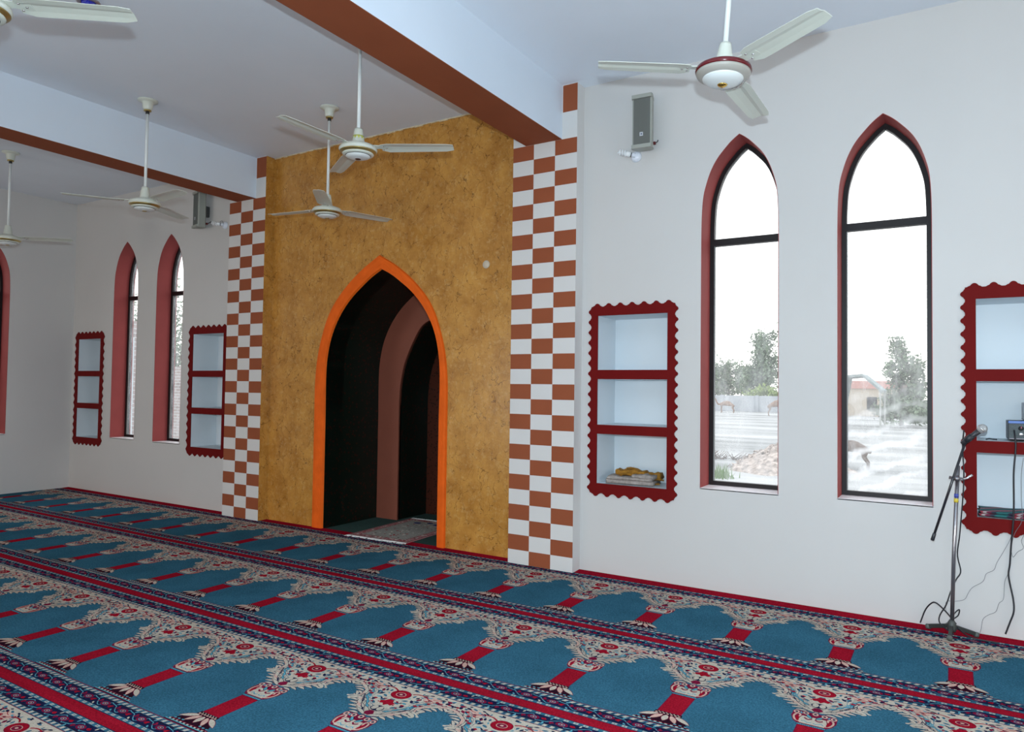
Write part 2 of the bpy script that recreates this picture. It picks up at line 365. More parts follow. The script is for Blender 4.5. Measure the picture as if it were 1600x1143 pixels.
# ------------------------------------------------------------------ windows
def glass_material(name, dust, arcs):
    m = bpy.data.materials.new(name); m.use_nodes = True; n = m.node_tree.nodes; L = m.node_tree.links
    for x in list(n): n.remove(x)
    out = n.new('ShaderNodeOutputMaterial'); tr = n.new('ShaderNodeBsdfTransparent'); tr.inputs[0].default_value = (0.97, 0.985, 0.98, 1)
    gl = n.new('ShaderNodeBsdfGlossy'); gl.inputs['Roughness'].default_value = 0.03
    tl = n.new('ShaderNodeBsdfTranslucent'); tl.inputs[0].default_value = (0.93, 0.95, 0.97, 1)
    m1 = n.new('ShaderNodeMixShader'); m1.inputs[0].default_value = 0.012; L.new(tr.outputs[0], m1.inputs[1]); L.new(gl.outputs[0], m1.inputs[2])
    tcn = n.new('ShaderNodeTexCoord'); ns = n.new('ShaderNodeTexNoise'); ns.inputs['Scale'].default_value = 9; ns.inputs['Detail'].default_value = 7; ns.inputs['Roughness'].default_value = 0.65
    mp = n.new('ShaderNodeMapping'); mp.inputs['Scale'].default_value = (1.6, 1, 0.7); L.new(tcn.outputs['Object'], mp.inputs[0]); L.new(mp.outputs[0], ns.inputs[0])
    r = n.new('ShaderNodeMapRange'); r.inputs[1].default_value = 0.38; r.inputs[2].default_value = 0.72; r.inputs[3].default_value = dust * 0.35; r.inputs[4].default_value = dust
    L.new(ns.outputs['Fac'], r.inputs[0]); fac = r.outputs[0]
    if arcs:
        w = n.new('ShaderNodeTexWave'); w.wave_type = 'RINGS'; w.rings_direction = 'Y'; w.inputs['Scale'].default_value = 2.6; w.inputs['Distortion'].default_value = 5.0; w.inputs['Detail'].default_value = 4; w.inputs['Detail Scale'].default_value = 2.0
        m2 = n.new('ShaderNodeMapping'); m2.inputs['Location'].default_value = (-0.25, 0, 0.75); L.new(tcn.outputs['Object'], m2.inputs[0]); L.new(m2.outputs[0], w.inputs[0])
        r2 = n.new('ShaderNodeMapRange'); r2.inputs[1].default_value = 0.45; r2.inputs[2].default_value = 1.0; r2.inputs[3].default_value = 0; r2.inputs[4].default_value = arcs
        L.new(w.outputs['Fac'], r2.inputs[0])
        sz = n.new('ShaderNodeSeparateXYZ'); L.new(tcn.outputs['Object'], sz.inputs[0])
        r3 = n.new('ShaderNodeMapRange'); r3.inputs[1].default_value = 1.55; r3.inputs[2].default_value = 1.15; L.new(sz.outputs['Z'], r3.inputs[0])
        mu = n.new('ShaderNodeMath'); mu.operation = 'MULTIPLY'; L.new(r2.outputs[0], mu.inputs[0]); L.new(r3.outputs[0], mu.inputs[1])
        ad = n.new('ShaderNodeMath'); ad.operation = 'ADD'; ad.use_clamp = True; L.new(fac, ad.inputs[0]); L.new(mu.outputs[0], ad.inputs[1]); fac = ad.outputs[0]
    m3 = n.new('ShaderNodeMixShader'); L.new(fac, m3.inputs[0]); L.new(m1.outputs[0], m3.inputs[1]); L.new(tl.outputs[0], m3.inputs[2]); L.new(m3.outputs[0], out.inputs[0])
    return m
glass_a = glass_material('dusty_glass', 0.34, 0.0); glass_b = glass_material('smeared_glass', 0.40, 0.48)

def window(num, cx, z0, zs, mp, face, depth, glass, label, ztr, outd):
    """reveal lining, sill, metal frame with transom, two panes. mp maps (a, b, d)"""
    w = empty('window_%d' % num, (0, 0, 0)); tag(w, label, 'window', kind='structure')
    lp = arch(0, 0, cx, z0, WPROF, zs); ins = arch(0, 0, cx, z0, WPROF, zs, 0.004)
    b = MB()
    for k in range(len(lp) - 1):
        a, c = lp[k], lp[k + 1]; a2, c2 = ins[k], ins[k + 1]
        b.add([mp(*a, face), mp(*c, face), mp(*c2, face), mp(*a2, face), mp(*a2, outd), mp(*c2, outd)], [(0, 1, 2, 3), (3, 2, 5, 4)])
    b.build('reveal', reveal_red, w, fix=False)
    s = MB(); x0, x1 = min(p[0] for p in lp), max(p[0] for p in lp)
    s.prism([rect(x0, x1, z0 - 0.006, z0 + 0.004)], mp, face, outd); s.build('sill', sill_white, w)
    fo = arch(0, 0, cx, z0, WPROF, zs, 0.003); fi = arch(0, 0, cx, z0, WPROF, zs, 0.036)
    f = MB().ring(fo, fi, mp, depth, depth + (0.05 if outd > face else -0.05)); fr = f.build('frame', frame_dark, w, fix=True)
    sg = 1 if outd > face else -1
    t = MB().prism([rect(x0 + 0.03, x1 - 0.03, ztr - 0.026, ztr + 0.026)], mp, depth - 0.004 * sg, depth + 0.046 * sg); t.build('transom', frame_dark, w)
    # panes: split the inner arch at the transom
    gi = arch(0, 0, cx, z0, WPROF, zs, 0.030)
    up = [p for p in gi if p[1] > ztr]; lo = [(gi[0][0], ztr), (gi[0][0], gi[0][1]), (gi[-1][0], gi[-1][1]), (gi[-1][0], ztr)]
    up = [(gi[0][0], ztr)] + up + [(gi[-1][0], ztr)]
    for nm, l in (('upper_pane', up), ('lower_pane', lo)):
        g = MB(); g.add([mp(a, c, depth + 0.024 * sg) for a, c in l], [tuple(range(len(l)))]); g.build(nm, glass, w, fix=False)
    # slim bead inside the frame, pale from dust
    bd = MB().prism([rect(x0 + 0.036, x0 + 0.042, z0 + 0.036, ztr - 0.026)], mp, depth + 0.01 * sg, depth + 0.02 * sg); bd.build('glazing_bead', mat('grey_rubber', (0.25, 0.25, 0.24), 0.6), w)
    return w
window(1, *WINS[0], XZ, WF, 5.585, glass_a, 'large pointed-arch window just right of the cloth-holding shelf niche, rubble heap outside', 2.665, WO)
window(2, *WINS[1], XZ, WF, 5.56, glass_b, 'pointed-arch window with white dust smears left of the microphone stand', 2.68, WO)
window(3, *WINS[2], XZ, WF, 5.56, glass_a, 'leftmost pointed-arch window in the far left bay, pale post behind it', 2.66, WO)
window(4, *WINS[3], XZ, WF, 5.56, glass_a, 'pointed-arch window in the far left bay nearest the checkered pillar', 2.67, WO)
for i, y in enumerate(LW):
    window(5 + i, y, 0.80, 0, YZ, XL, XL - 0.20, glass_a, ['pointed-arch window in the left end wall, cut by the picture edge', 'second arch window of the left end wall', 'third arch window of the left end wall', 'fourth arch window of the left end wall'][i], 2.67, XL - 0.35)

# ------------------------------------------------------------------ shelf niches
def edge_wave(L, n, amp, style):
    pts = []
    st = {'scallop': [(0, 0), (.10, .02), (.20, .28), (.27, .36), (.34, .72), (.42, .94), (.5, 1), (.58, .94), (.66, .72), (.73, .36), (.80, .28), (.90, .02)],
          'tooth': [(0, 0), (.12, .12), (.5, 1), (.88, .12)]}[style]
    for i in range(n):
        for t, h in st: pts.append(((i + t) / n * L, h * amp))
    return pts
def frame_outline(x0, x1, z0, z1, nx, nz, amp, style):
    o = []
    for s, h in edge_wave(x1 - x0, nx, amp, style): o.append((x0 + s, z0 - h))
    for s, h in edge_wave(z1 - z0, nz, amp, style): o.append((x1 + h, z0 + s))
    for s, h in edge_wave(x1 - x0, nx, amp, style): o.append((x1 - s, z1 + h))
    for s, h in edge_wave(z1 - z0, nz, amp, style): o.append((x0 - h, z1 - s))
    return o
def niche(k, style, nx, nz, amp, label):
    x0, x1 = NX[k]; t = empty('shelf_niche', ((x0 + x1) / 2, WF, NZ[0][0])); tag(t, label, 'niche', 'dark red framed shelf niches in the front wall')
    ox, oz = (x0 + x1) / 2, NZ[0][0]; mp = lambda a, b, d: (a - ox, d - WF, b - oz)
    of = frame_outline(x0 - 0.058, x1 + 0.058, 0.655, 2.180, nx, nz, amp, style)
    MB().prism([of] + [rect(x0, x1, a, c) for a, c in NZ], mp, WF - 0.012, WF - 0.0005).build('frame', dark_red, t)
    b = MB()
    for a, c in NZ:
        q = 0.345; e = 0.003
        P = [mp(x0, a, WF - 0.001), mp(x1, a, WF - 0.001), mp(x1, c, WF - 0.001), mp(x0, c, WF - 0.001), mp(x0 + e, a + e, WF + q), mp(x1 - e, a + e, WF + q), mp(x1 - e, c - e, WF + q), mp(x0 + e, c - e, WF + q)]
        b.add(P, [(0, 1, 5, 4), (1, 2, 6, 5), (2, 3, 7, 6), (3, 0, 4, 7), (4, 5, 6, 7)])
        b.box(mp(x0 - .05, a - .04, WF + q + 0.004), mp(x1 + .05, c + .04, 5.80))
    b.build('recess', niche_blue, t, fix=True)
    return t
niche(0, 'scallop', 7, 18, 0.026, 'dark red scalloped three-shelf wall niche holding a folded cloth')
niche(1, 'scallop', 7, 18, 0.026, 'dark red scalloped three-shelf wall niche holding audio equipment behind the microphone')
niche(2, 'tooth', 7, 15, 0.030, 'dark red zigzag-edged three-shelf wall niche in the far left corner')
niche(3, 'tooth', 7, 15, 0.030, 'dark red zigzag-edged three-shelf wall niche half hidden by the left pillar')

# ------------------------------------------------------------------ prayer carpets
def pile(name, col, k=1.0):
    m = bpy.data.materials.new(name); m.use_nodes = True; n = m.node_tree.nodes; L = m.node_tree.links; b = n['Principled BSDF']
    tcn = n.new('ShaderNodeTexCoord'); t = n.new('ShaderNodeTexNoise'); t.inputs['Scale'].default_value = 120; t.inputs['Detail'].default_value = 3
    t2 = n.new('ShaderNodeTexNoise'); t2.inputs['Scale'].default_value = 3.0; t2.inputs['Detail'].default_value = 4
    L.new(tcn.outputs['Object'], t.inputs[0]); L.new(tcn.outputs['Object'], t2.inputs[0])
    r = n.new('ShaderNodeMapRange'); r.inputs[1].default_value = 0.3; r.inputs[2].default_value = 0.7; r.inputs[3].default_value = 1 - 0.30 * k; r.inputs[4].default_value = 1 + 0.30 * k; L.new(t.outputs['Fac'], r.inputs[0])
    r2 = n.new('ShaderNodeMapRange'); r2.inputs[1].default_value = 0.35; r2.inputs[2].default_value = 0.65; r2.inputs[3].default_value = 0.90; r2.inputs[4].default_value = 1.10; L.new(t2.outputs['Fac'], r2.inputs[0])
    mu = n.new('ShaderNodeMath'); mu.operation = 'MULTIPLY'; L.new(r.outputs[0], mu.inputs[0]); L.new(r2.outputs[0], mu.inputs[1])
    v = n.new('ShaderNodeVectorMath'); v.operation = 'SCALE'; v.inputs[0].default_value = col; L.new(mu.outputs[0], v.inputs['Scale']); L.new(v.outputs[0], b.inputs['Base Color'])
    b.inputs['Roughness'].default_value = 1.0; b.inputs['Specular IOR Level'].default_value = 0.0
    bu = n.new('ShaderNodeBump'); bu.inputs['Strength'].default_value = 0.5; bu.inputs['Distance'].default_value = 0.004; L.new(t.outputs['Fac'], bu.inputs['Height']); L.new(bu.outputs[0], b.inputs['Normal'])
    return m
TEAL, RED, CREAM, NAVY, MAROON, LTEAL, PINK, DARK = range(8)
CM = [pile('teal_pile', (0.034, 0.116, 0.172)), pile('red_pile', (0.28, 0.008, 0.020)), pile('cream_pile', (0.46, 0.40, 0.325), 0.6), pile('navy_pile', (0.012, 0.014, 0.045)),
      pile('maroon_pile', (0.17, 0.010, 0.035)), pile('light_teal_pile', (0.085, 0.27, 0.34)), pile('pink_cream_pile', (0.52, 0.33, 0.27), 0.6), pile('dark_outline_pile', (0.022, 0.007, 0.014))]
PU, PV = 0.5775, 1.165
TH = 0.010
class Tile:
    def __init__(s): s.p = []       # (points, colour, layer)
    def poly(s, pts, c, l):
        s.p.append(([(float(a), float(b)) for a, b in pts], c, l))
    def rect(s, u0, u1, v0, v1, c, l): s.poly([(u0, v0), (u1, v0), (u1, v1), (u0, v1)], c, l)
    def ell(s, u, v, ru, rv, c, l, n=12, rot=0.0):
        s.poly([(u + ru * math.cos(t) * math.cos(rot) - rv * math.sin(t) * math.sin(rot), v + ru * math.cos(t) * math.sin(rot) + rv * math.sin(t) * math.cos(rot)) for t in [2 * math.pi * i / n for i in range(n)]], c, l)
    def leaf(s, u, v, a, L, w, c, l, bend=0.0, out=None):
        """a leaf or petal from (u, v) in direction a (degrees) with a bend"""
        def shape(L, w, e):
            P = []; Q = []
            for i in range(6):
                t = i / 5; ang = math.radians(a + bend * t); x = u + (L * t - e * (1 - t)) * math.cos(math.radians(a + bend * t * 0.5)); y = v + (L * t - e * (1 - t)) * math.sin(math.radians(a + bend * t * 0.5))
                h = (math.sin(math.pi * min(t * 0.92 + 0.06, 1)) ** 0.8) * w / 2 * (1.15 - 0.3 * t)
                P.append((x - math.sin(ang) * h, y + math.cos(ang) * h)); Q.append((x + math.sin(ang) * h, y - math.cos(ang) * h))
            return P + Q[::-1]
        if out is not None: s.poly(shape(L + 0.004, w + 0.0055, 0.003), out, l)
        s.poly(shape(L, w, 0), c, l + 1)
    def stroke(s, pts, w, c, l, n=5, taper=False):
        P = [(p.x, p.y) for p in catmull([(a, b, 0) for a, b in pts], n)]; A = []; B = []
        for i, (x, y) in enumerate(P):
            a = P[max(i - 1, 0)]; b = P[min(i + 1, len(P) - 1)]; dx, dy = b[0] - a[0], b[1] - a[1]; q = math.hypot(dx, dy) or 1
            h = w / 2 * ((1 - 0.8 * i / (len(P) - 1)) if taper else 1)
            A.append((x - dy / q * h, y + dx / q * h)); B.append((x + dy / q * h, y - dx / q * h))
        for i in range(len(P) - 1): s.poly([B[i], B[i + 1], A[i + 1], A[i]], c, l)
    def mirror(s, f):
        k = len(s.p); f()
        for pts, c, l in s.p[k:]: s.p.append(([(-a, b) for a, b in reversed(pts)], c, l))
T = Tile(); H = PU / 2
random.seed(11)
def border(flip):
    V = (lambda v: PV - v) if flip else (lambda v: v)
    def R(u0, u1, v0, v1, c, l):
        a, b = sorted((V(v0), V(v1))); T.rect(u0, u1, a, b, c, l)
    R(-H, H, 0.0, 0.033, RED, 1)
    R(-H, H, 0.033, 0.0365, NAVY, 1); R(-H, H, 0.0365, 0.058, LTEAL if False else TEAL, 1); R(-H, H, 0.058, 0.064, NAVY, 1)
    n = 12
    for i in range(n):                                    # white dashes, two ticks and a dot
        u = -H + (i + 0.5) * PU / n
        R(u - 0.012, u + 0.012, 0.040, 0.0545, CREAM, 2); R(u - 0.0035, u + 0.0035, 0.0435, 0.051, TEAL, 3)
        T.ell(u - 0.008, V(0.047), 0.0022, 0.004, LTEAL, 3, 6); T.ell(u + 0.008, V(0.047), 0.0022, 0.004, LTEAL, 3, 6)
    R(-H, H, 0.064, 0.120, NAVY, 1); R(-H, H, 0.064, 0.0675, LTEAL, 2) if False else None
    m = 4
    for i in range(m):                                     # rosettes, buds and a waving light-teal vine
        u = -H + (i + 0.5) * PU / m; q = PU / m
        T.ell(u, V(0.092), 0.031, 0.0185, MAROON, 3, 12); T.ell(u, V(0.092), 0.017, 0.0105, LTEAL, 4, 10); T.ell(u, V(0.092), 0.013, 0.0075, MAROON, 5, 10); T.ell(u, V(0.092), 0.005, 0.0035, PINK, 6, 6)
        T.leaf(u + 0.036, V(0.082), 20 if not flip else -20, 0.030, 0.016, RED, 3, 20); T.leaf(u - 0.036, V(0.102), 200 if not flip else 160, 0.028, 0.015, MAROON, 3, 20)
        T.stroke([(u - q / 2, V(0.104)), (u - q / 4, V(0.074)), (u - 0.01, V(0.070)), (u + 0.02, V(0.112)), (u + q / 4, V(0.110)), (u + q / 2, V(0.104))], 0.0042, LTEAL, 2, 4)
        T.leaf(u + q / 2 - 0.012, V(0.112), 70 if not flip else -70, 0.024, 0.011, LTEAL, 3, -50); T.leaf(u + q / 2 + 0.006, V(0.075), -60 if not flip else 60, 0.020, 0.010, CREAM if i % 2 else LTEAL, 3, 40)
        T.ell(u + q / 2 - 0.02, V(0.079), 0.006, 0.0045, RED, 4, 7); T.ell(u + q / 2 + 0.022, V(0.108), 0.006, 0.0045, RED, 4, 7)
    R(-H, H, 0.120, 0.1245, DARK, 1); R(-H, H, 0.1245, 0.1505, TEAL if not flip else TEAL, 1)
    n = 15
    for i in range(n):                                     # white lozenges with small dark steps
        u = -H + (i + 0.5) * PU / n; k = 0.008 if not flip else -0.008
        T.poly([(u - 0.011 - k / 2, V(0.128)), (u + 0.007 - k / 2, V(0.128)), (u + 0.011 + k / 2, V(0.147)), (u - 0.007 + k / 2, V(0.147))], CREAM, 2)
        T.poly([(u + 0.012 - k / 2, V(0.128)), (u + 0.021 - k / 2, V(0.128)), (u + 0.024 + k / 2, V(0.138)), (u + 0.014 + k / 2, V(0.138))], NAVY, 2)
    R(-H, H, 0.1505, 0.155, MAROON, 1)
border(False); border(True)
# column base: fan of cream petals on a stepped foot
T.poly([(-0.155, 0.155), (0.155, 0.155), (0.118, 0.186), (0.105, 0.205), (0.066, 0.262), (0.063, 0.288), (-0.063, 0.288), (-0.066, 0.262), (-0.105, 0.205), (-0.118, 0.186)], DARK, 2)
T.stroke([(-0.150, 0.164), (0.150, 0.164)], 0.006, LTEAL, 3); T.stroke([(-0.130, 0.178), (0.130, 0.178)], 0.004, MAROON, 3)
for i in range(11): T.rect(-0.132 + i * 0.0252, -0.132 + i * 0.0252 + 0.012, 0.167, 0.175, CREAM, 4)
for i, (a, L) in enumerate([(-152, .088), (-124, .072), (-90, .058), (-56, .072), (-28, .088)]):
    T.leaf((i - 2) * 0.021, 0.258 if i in (0, 4) else 0.256, a, L, 0.026 if i != 2 else 0.030, PINK if i % 2 else CREAM, 4, (8, 6, 0, -6, -8)[i], out=MAROON)
for i in range(7): T.ell(-0.054 + i * 0.018, 0.270, 0.006, 0.0055, PINK, 5, 8)
for i in range(6): T.ell(-0.045 + i * 0.018, 0.281, 0.004, 0.003, CREAM, 5, 6)
for sg in (-1, 1):
    for a, b_ in ((0.060, 0.190), (0.085, 0.188), (0.110, 0.187)): T.ell(sg * a, b_, 0.008, 0.005, LTEAL, 5, 8)
# shaft
T.rect(-0.0575, 0.0575, 0.286, 0.500, MAROON, 2); T.rect(-0.0525, 0.0525, 0.288, 0.498, RED, 3)
# capital
T.rect(-0.062, 0.062, 0.498, 0.516, NAVY, 2); T.rect(-0.060, 0.060, 0.502, 0.513, LTEAL, 3)
for i in range(14): T.rect(-0.057 + i * 0.0084, -0.057 + i * 0.0084 + 0.004, 0.504, 0.511, TEAL, 4)
k_cap = len(T.p)
T.poly([(-0.064, 0.516), (0.064, 0.516), (0.082, 0.530), (0.096, 0.560), (0.094, 0.588), (0.070, 0.604), (-0.070, 0.604), (-0.094, 0.588), (-0.096, 0.560), (-0.082, 0.530)], MAROON, 2)
T.poly([(-0.052, 0.520), (0.052, 0.520), (0.060, 0.545), (0.050, 0.572), (-0.050, 0.572), (-0.060, 0.545)], CREAM, 3)
def cap():
    T.stroke([(0.052, 0.528), (0.074, 0.536), (0.084, 0.560), (0.072, 0.582), (0.058, 0.572), (0.066, 0.558)], 0.0085, PINK, 5)
    T.leaf(0.060, 0.530, 60, 0.040, 0.016, RED, 4, 40); T.stroke([(0.006, 0.560), (0.022, 0.552), (0.040, 0.560)], 0.007, MAROON, 5)
    T.stroke([(0.004, 0.534), (0.02, 0.530), (0.036, 0.538), (0.046, 0.532)], 0.004, LTEAL, 5); T.leaf(0.01, 0.566, 30, 0.034, 0.012, LTEAL, 5, 20, out=DARK)
    T.leaf(0.044, 0.588, 15, 0.03, 0.012, LTEAL, 4)
T.mirror(cap)
for i in range(5):
    u = -0.080 + i * 0.040; v = 0.598 - 0.007 * abs(i - 2) / 2
    T.ell(u, v, 0.0165, 0.0135, MAROON, 6, 12); T.ell(u, v, 0.0135, 0.0105, PINK, 7, 12); T.ell(u, v, 0.0068, 0.005, NAVY, 8, 8)
T.p[k_cap:] = [([(a, 0.516 + (b_ - 0.516) * 1.55) for a, b_ in pts], c, l) for pts, c, l in T.p[k_cap:]]
# spandrel field between the arches
edge = [(0.048, 0.660), (0.072, 0.684), (0.098, 0.706), (0.120, 0.732), (0.140, 0.758), (0.160, 0.778), (0.186, 0.796), (0.176, 0.822), (0.190, 0.852), (0.214, 0.878), (0.244, 0.898), (0.268, 0.910), (0.28875, 0.914)]
E_ = [(p.x, p.y) for p in catmull([(a, b, 0) for a, b in edge], 3)]
T.poly([(a - 0.010, b + 0.008) for a, b in E_] + [(H, 0.922), (H, 1.0105), (-H, 1.0105), (-H, 0.922)] + [(-a + 0.010, b + 0.008) for a, b in reversed(E_)], CREAM, 2)
def warp(k):
    T.p[k:] = [([(a * (1 - 0.10 * max(0, min(1, (0.80 - b_) / 0.15))), 1.0 - (1.0 - b_) * 0.86) for a, b_ in pts], c, l) for pts, c, l in T.p[k:]]
def span():
    for i in range(0, len(E_) - 1, 3):                     # leafy fringe along the arch edge
        a, b_ = E_[i], E_[i + 1]; ang = math.degrees(math.atan2(b_[1] - a[1], b_[0] - a[0]))
        T.leaf(a[0] - 0.018, a[1] + 0.012, ang - 4, 0.062 + 0.012 * random.random(), 0.0185, CREAM if i % 2 else PINK, 6, -30, out=NAVY)
        T.leaf(a[0] - 0.006, a[1] + 0.003, ang - 34, 0.040 + 0.014 * random.random(), 0.0145, CREAM, 8, -38, out=NAVY)
    for o in (0.0, 0.016, 0.032):                          # inner rows of long outlined leaves
        for i in range(1, len(E_) - 4, 4):
            a, b_ = E_[i], E_[i + 3]; ang = math.degrees(math.atan2(b_[1] - a[1], b_[0] - a[0]))
            if a[0] - 0.030 - o < 0.008: continue
            T.leaf(a[0] - 0.030 - o, a[1] + 0.018 + o * 0.7, ang + 6, 0.046, 0.0115, (CREAM, LTEAL, CREAM)[int(o / 0.016)], 4, -20, out=(NAVY, NAVY, TEAL)[int(o / 0.016)])
    T.stroke([(0.135, 0.795), (0.165, 0.790), (0.186, 0.780), (0.196, 0.764), (0.186, 0.757)], 0.012, CREAM, 10); T.ell(0.185, 0.757, 0.0085, 0.007, CREAM, 11, 9); T.ell(0.212, 0.778, 0.009, 0.0065, CREAM, 11, 9)
    T.stroke([(0.175, 0.800), (0.196, 0.792), (0.212, 0.778)], 0.009, CREAM, 10); T.stroke([(0.120, 0.800), (0.150, 0.800), (0.172, 0.795)], 0.003, NAVY, 12)
    T.stroke([(0.022, 0.668), (0.050, 0.705), (0.085, 0.742), (0.112, 0.775), (0.140, 0.812), (0.165, 0.850), (0.205, 0.890), (0.245, 0.918), (0.28875, 0.935)], 0.006, NAVY, 5)
    T.leaf(0.004, 0.676, 58, 0.080, 0.022, CREAM, 7, -25, out=NAVY); T.leaf(0.012, 0.668, 36, 0.080, 0.018, CREAM, 9, -20, out=NAVY)
    k = len(T.p)
    for (u, v, a, L, w, c) in [(0.05, 0.745, 30, .040, .018, TEAL), (0.085, 0.775, 80, .034, .020, NAVY), (0.055, 0.80, 150, .030, .016, TEAL), (0.12, 0.815, 20, .036, .018, TEAL), (0.10, 0.85, 110, .036, .018, NAVY),
                               (0.145, 0.85, -10, .036, .018, MAROON), (0.165, 0.875, 60, .030, .016, TEAL), (0.125, 0.885, 190, .034, .016, TEAL), (0.075, 0.86, 200, .034, .016, TEAL), (0.03, 0.865, 160, .03, .014, NAVY),
                               (0.21, 0.915, 30, .034, .018, MAROON), (0.245, 0.94, 60, .034, .020, NAVY), (0.262, 0.965, 140, .034, .018, MAROON), (0.228, 0.975, 190, .034, .016, NAVY), (0.275, 0.99, 200, .03, .015, TEAL),
                               (0.06, 0.985, 170, .032, .014, TEAL), (0.10, 0.965, 20, .030, .012, NAVY), (0.025, 0.985, 30, .028, .012, NAVY), (0.20, 0.875, 60, .026, .014, NAVY), (0.065, 0.83, -30, .028, .016, LTEAL),
                               (0.035, 0.775, 100, .030, .014, NAVY), (0.11, 0.79, 50, .03, .014, LTEAL), (0.14, 0.955, 190, .03, .013, TEAL), (0.09, 0.905, 60, .028, .014, NAVY), (0.17, 0.975, 10, .03, .014, TEAL), (0.15, 0.99, 190, .028, .012, NAVY),
                               (0.255, 0.985, 20, .026, .012, LTEAL), (0.225, 0.945, 100, .024, .012, TEAL), (0.075, 0.935, 250, .028, .013, TEAL), (0.185, 0.86, -20, .026, .012, LTEAL), (0.115, 0.865, 60, .024, .010, NAVY), (0.05, 0.88, 30, .026, .012, LTEAL)]:
        T.leaf(u, v, a, L, w, c, 5, 25)
    rf = random.Random(21)
    for _ in range(64):
        u, v = rf.uniform(0.01, 0.285), rf.uniform(0.74, 1.0)
        if v < 0.775 + u * 0.52 or (abs(u) < 0.075 and 0.90 < v < 0.985): continue
        T.leaf(u, v, rf.uniform(0, 360), rf.uniform(.018, .034), rf.uniform(.008, .015), rf.choice([NAVY, TEAL, TEAL, MAROON, NAVY, LTEAL]), 5, rf.uniform(-40, 40))
    T.poly([(0.115, 0.935), (0.15, 0.905), (0.20, 0.905), (0.232, 0.935), (0.205, 0.970), (0.14, 0.975)], PINK, 4)
    for (u, v, r) in [(0.080, 0.800, .0095), (0.135, 0.835, .0115), (0.175, 0.895, .010), (0.150, 0.91, .008), (0.075, 0.758, .007), (0.265, 0.945, .009), (0.045, 0.775, .006), (0.20, 0.93, .006)]: T.ell(u, v, r, r * 0.85, RED, 8, 9)
    T.stroke([(0.040, 0.935), (0.075, 0.957), (0.115, 0.956), (0.150, 0.935), (0.185, 0.925), (0.205, 0.935)], 0.0105, RED, 9, 6, True); T.ell(0.200, 0.935, 0.010, 0.008, RED, 10, 8)
    T.stroke([(0.130, 0.915), (0.150, 0.905), (0.160, 0.915), (0.150, 0.925)], 0.0035, RED, 9); T.stroke([(0.165, 0.950), (0.190, 0.957), (0.205, 0.972)], 0.0035, RED, 9)
    T.stroke([(0.160, 0.915), (0.178, 0.910), (0.192, 0.918)], 0.003, RED, 9)
    warp(k)
T.mirror(span)
T.poly([(-0.016, 0.672), (0.016, 0.672), (0.026, 0.695), (0.010, 0.718), (-0.010, 0.718), (-0.026, 0.695)], MAROON, 9)
T.ell(0, 0.748, 0.036, 0.029, NAVY, 9, 12); T.ell(-0.0155, 0.750, 0.0145, 0.022, CREAM, 10, 10); T.ell(0.0155, 0.750, 0.0145, 0.022, CREAM, 10, 10)
T.poly([(-0.044, 0.822), (-0.033, 0.798), (-0.014, 0.803), (0, 0.785), (0.014, 0.803), (0.033, 0.798), (0.044, 0.822), (0.024, 0.832), (0.013, 0.852), (-0.013, 0.852), (-0.024, 0.832)], RED, 10)
MV = 0.918
T.ell(0, MV, 0.062, 0.052, CREAM, 9, 16)
T.ell(0, MV, 0.0545, 0.046, MAROON, 10, 18); T.ell(0, MV, 0.051, 0.0425, RED, 11, 18); T.ell(0, MV, 0.028, 0.022, PINK, 12, 14); T.ell(0, MV, 0.0245, 0.019, MAROON, 13, 14); T.ell(0, MV, 0.009, 0.007, PINK, 14, 8)

def carpet_mesh(extra):
    x0 = -10.68; n = int((XR - 0.02 - x0) / PU) + 1; shift = -2.2745        # a column of the pattern stands at this X
    k0 = math.ceil((x0 - shift + H) / PU); vs = []; fs = []; ms = []
    def put(pts, c, l, ox):
        P = [(max(min(a + ox, XR - 0.02), x0), b) for a, b in pts]
        if max(p[0] for p in P) - min(p[0] for p in P) < 1e-5: return
        b0 = len(vs); z = TH + l * 0.00006 + (len(fs) % 16) * 0.000003
        vs.extend((a, b, z) for a, b in P); fs.append(tuple(range(b0, b0 + len(P)))); ms.append(c)
    for k in range(-15, 12):
        ox = shift + k * PU
        if ox + H < x0 or ox - H > XR: continue
        for pts, c, l in T.p: put(pts, c, l, ox)
    top = PV + extra
    b0 = len(vs); vs.extend([(x0, 0, 0), (XR - 0.02, 0, 0), (XR - 0.02, top, 0), (x0, top, 0), (x0, 0, TH), (XR - 0.02, 0, TH), (XR - 0.02, top, TH), (x0, top, TH)])
    for f, c in (((4, 5, 6, 7), TEAL), ((0, 1, 5, 4), RED), ((1, 2, 6, 5), RED), ((2, 3, 7, 6), RED), ((3, 0, 4, 7), RED), ((0, 3, 2, 1), DARK)):
        fs.append(tuple(b0 + i for i in f)); ms.append(c)
    if extra:
        b0 = len(vs); z = TH + 0.0002
        vs.extend([(x0, PV - 0.001, z), (XR - 0.02, PV - 0.001, z), (XR - 0.02, top, z + 0.004), (x0, top, z + 0.004)]); fs.append((b0, b0 + 1, b0 + 2, b0 + 3)); ms.append(RED)
    me = bpy.data.meshes.new('prayer_carpet'); me.from_pydata(vs, [], fs)
    for m in CM: me.materials.append(m)
    me.polygons.foreach_set('material_index', ms)
    return me
V0 = 4.12
cme = carpet_mesh(0.0); cme1 = carpet_mesh(WF - V0 - PV - 0.002)
for i, lb in enumerate(['teal and red arch-patterned prayer carpet strip along the front wall', 'teal and red arch-patterned carpet strip, second from the front wall',
                        'teal and red arch-patterned carpet strip, third from the front wall', 'teal and red arch-patterned carpet strip, nearest the camera']):
    o = bpy.data.objects.new('prayer_carpet', cme1 if i == 0 else cme); COL.objects.link(o); o.location = (0, V0 - i * PV, 0)
    tag(o, lb, 'carpet', 'prayer carpet strips laid along the front wall')

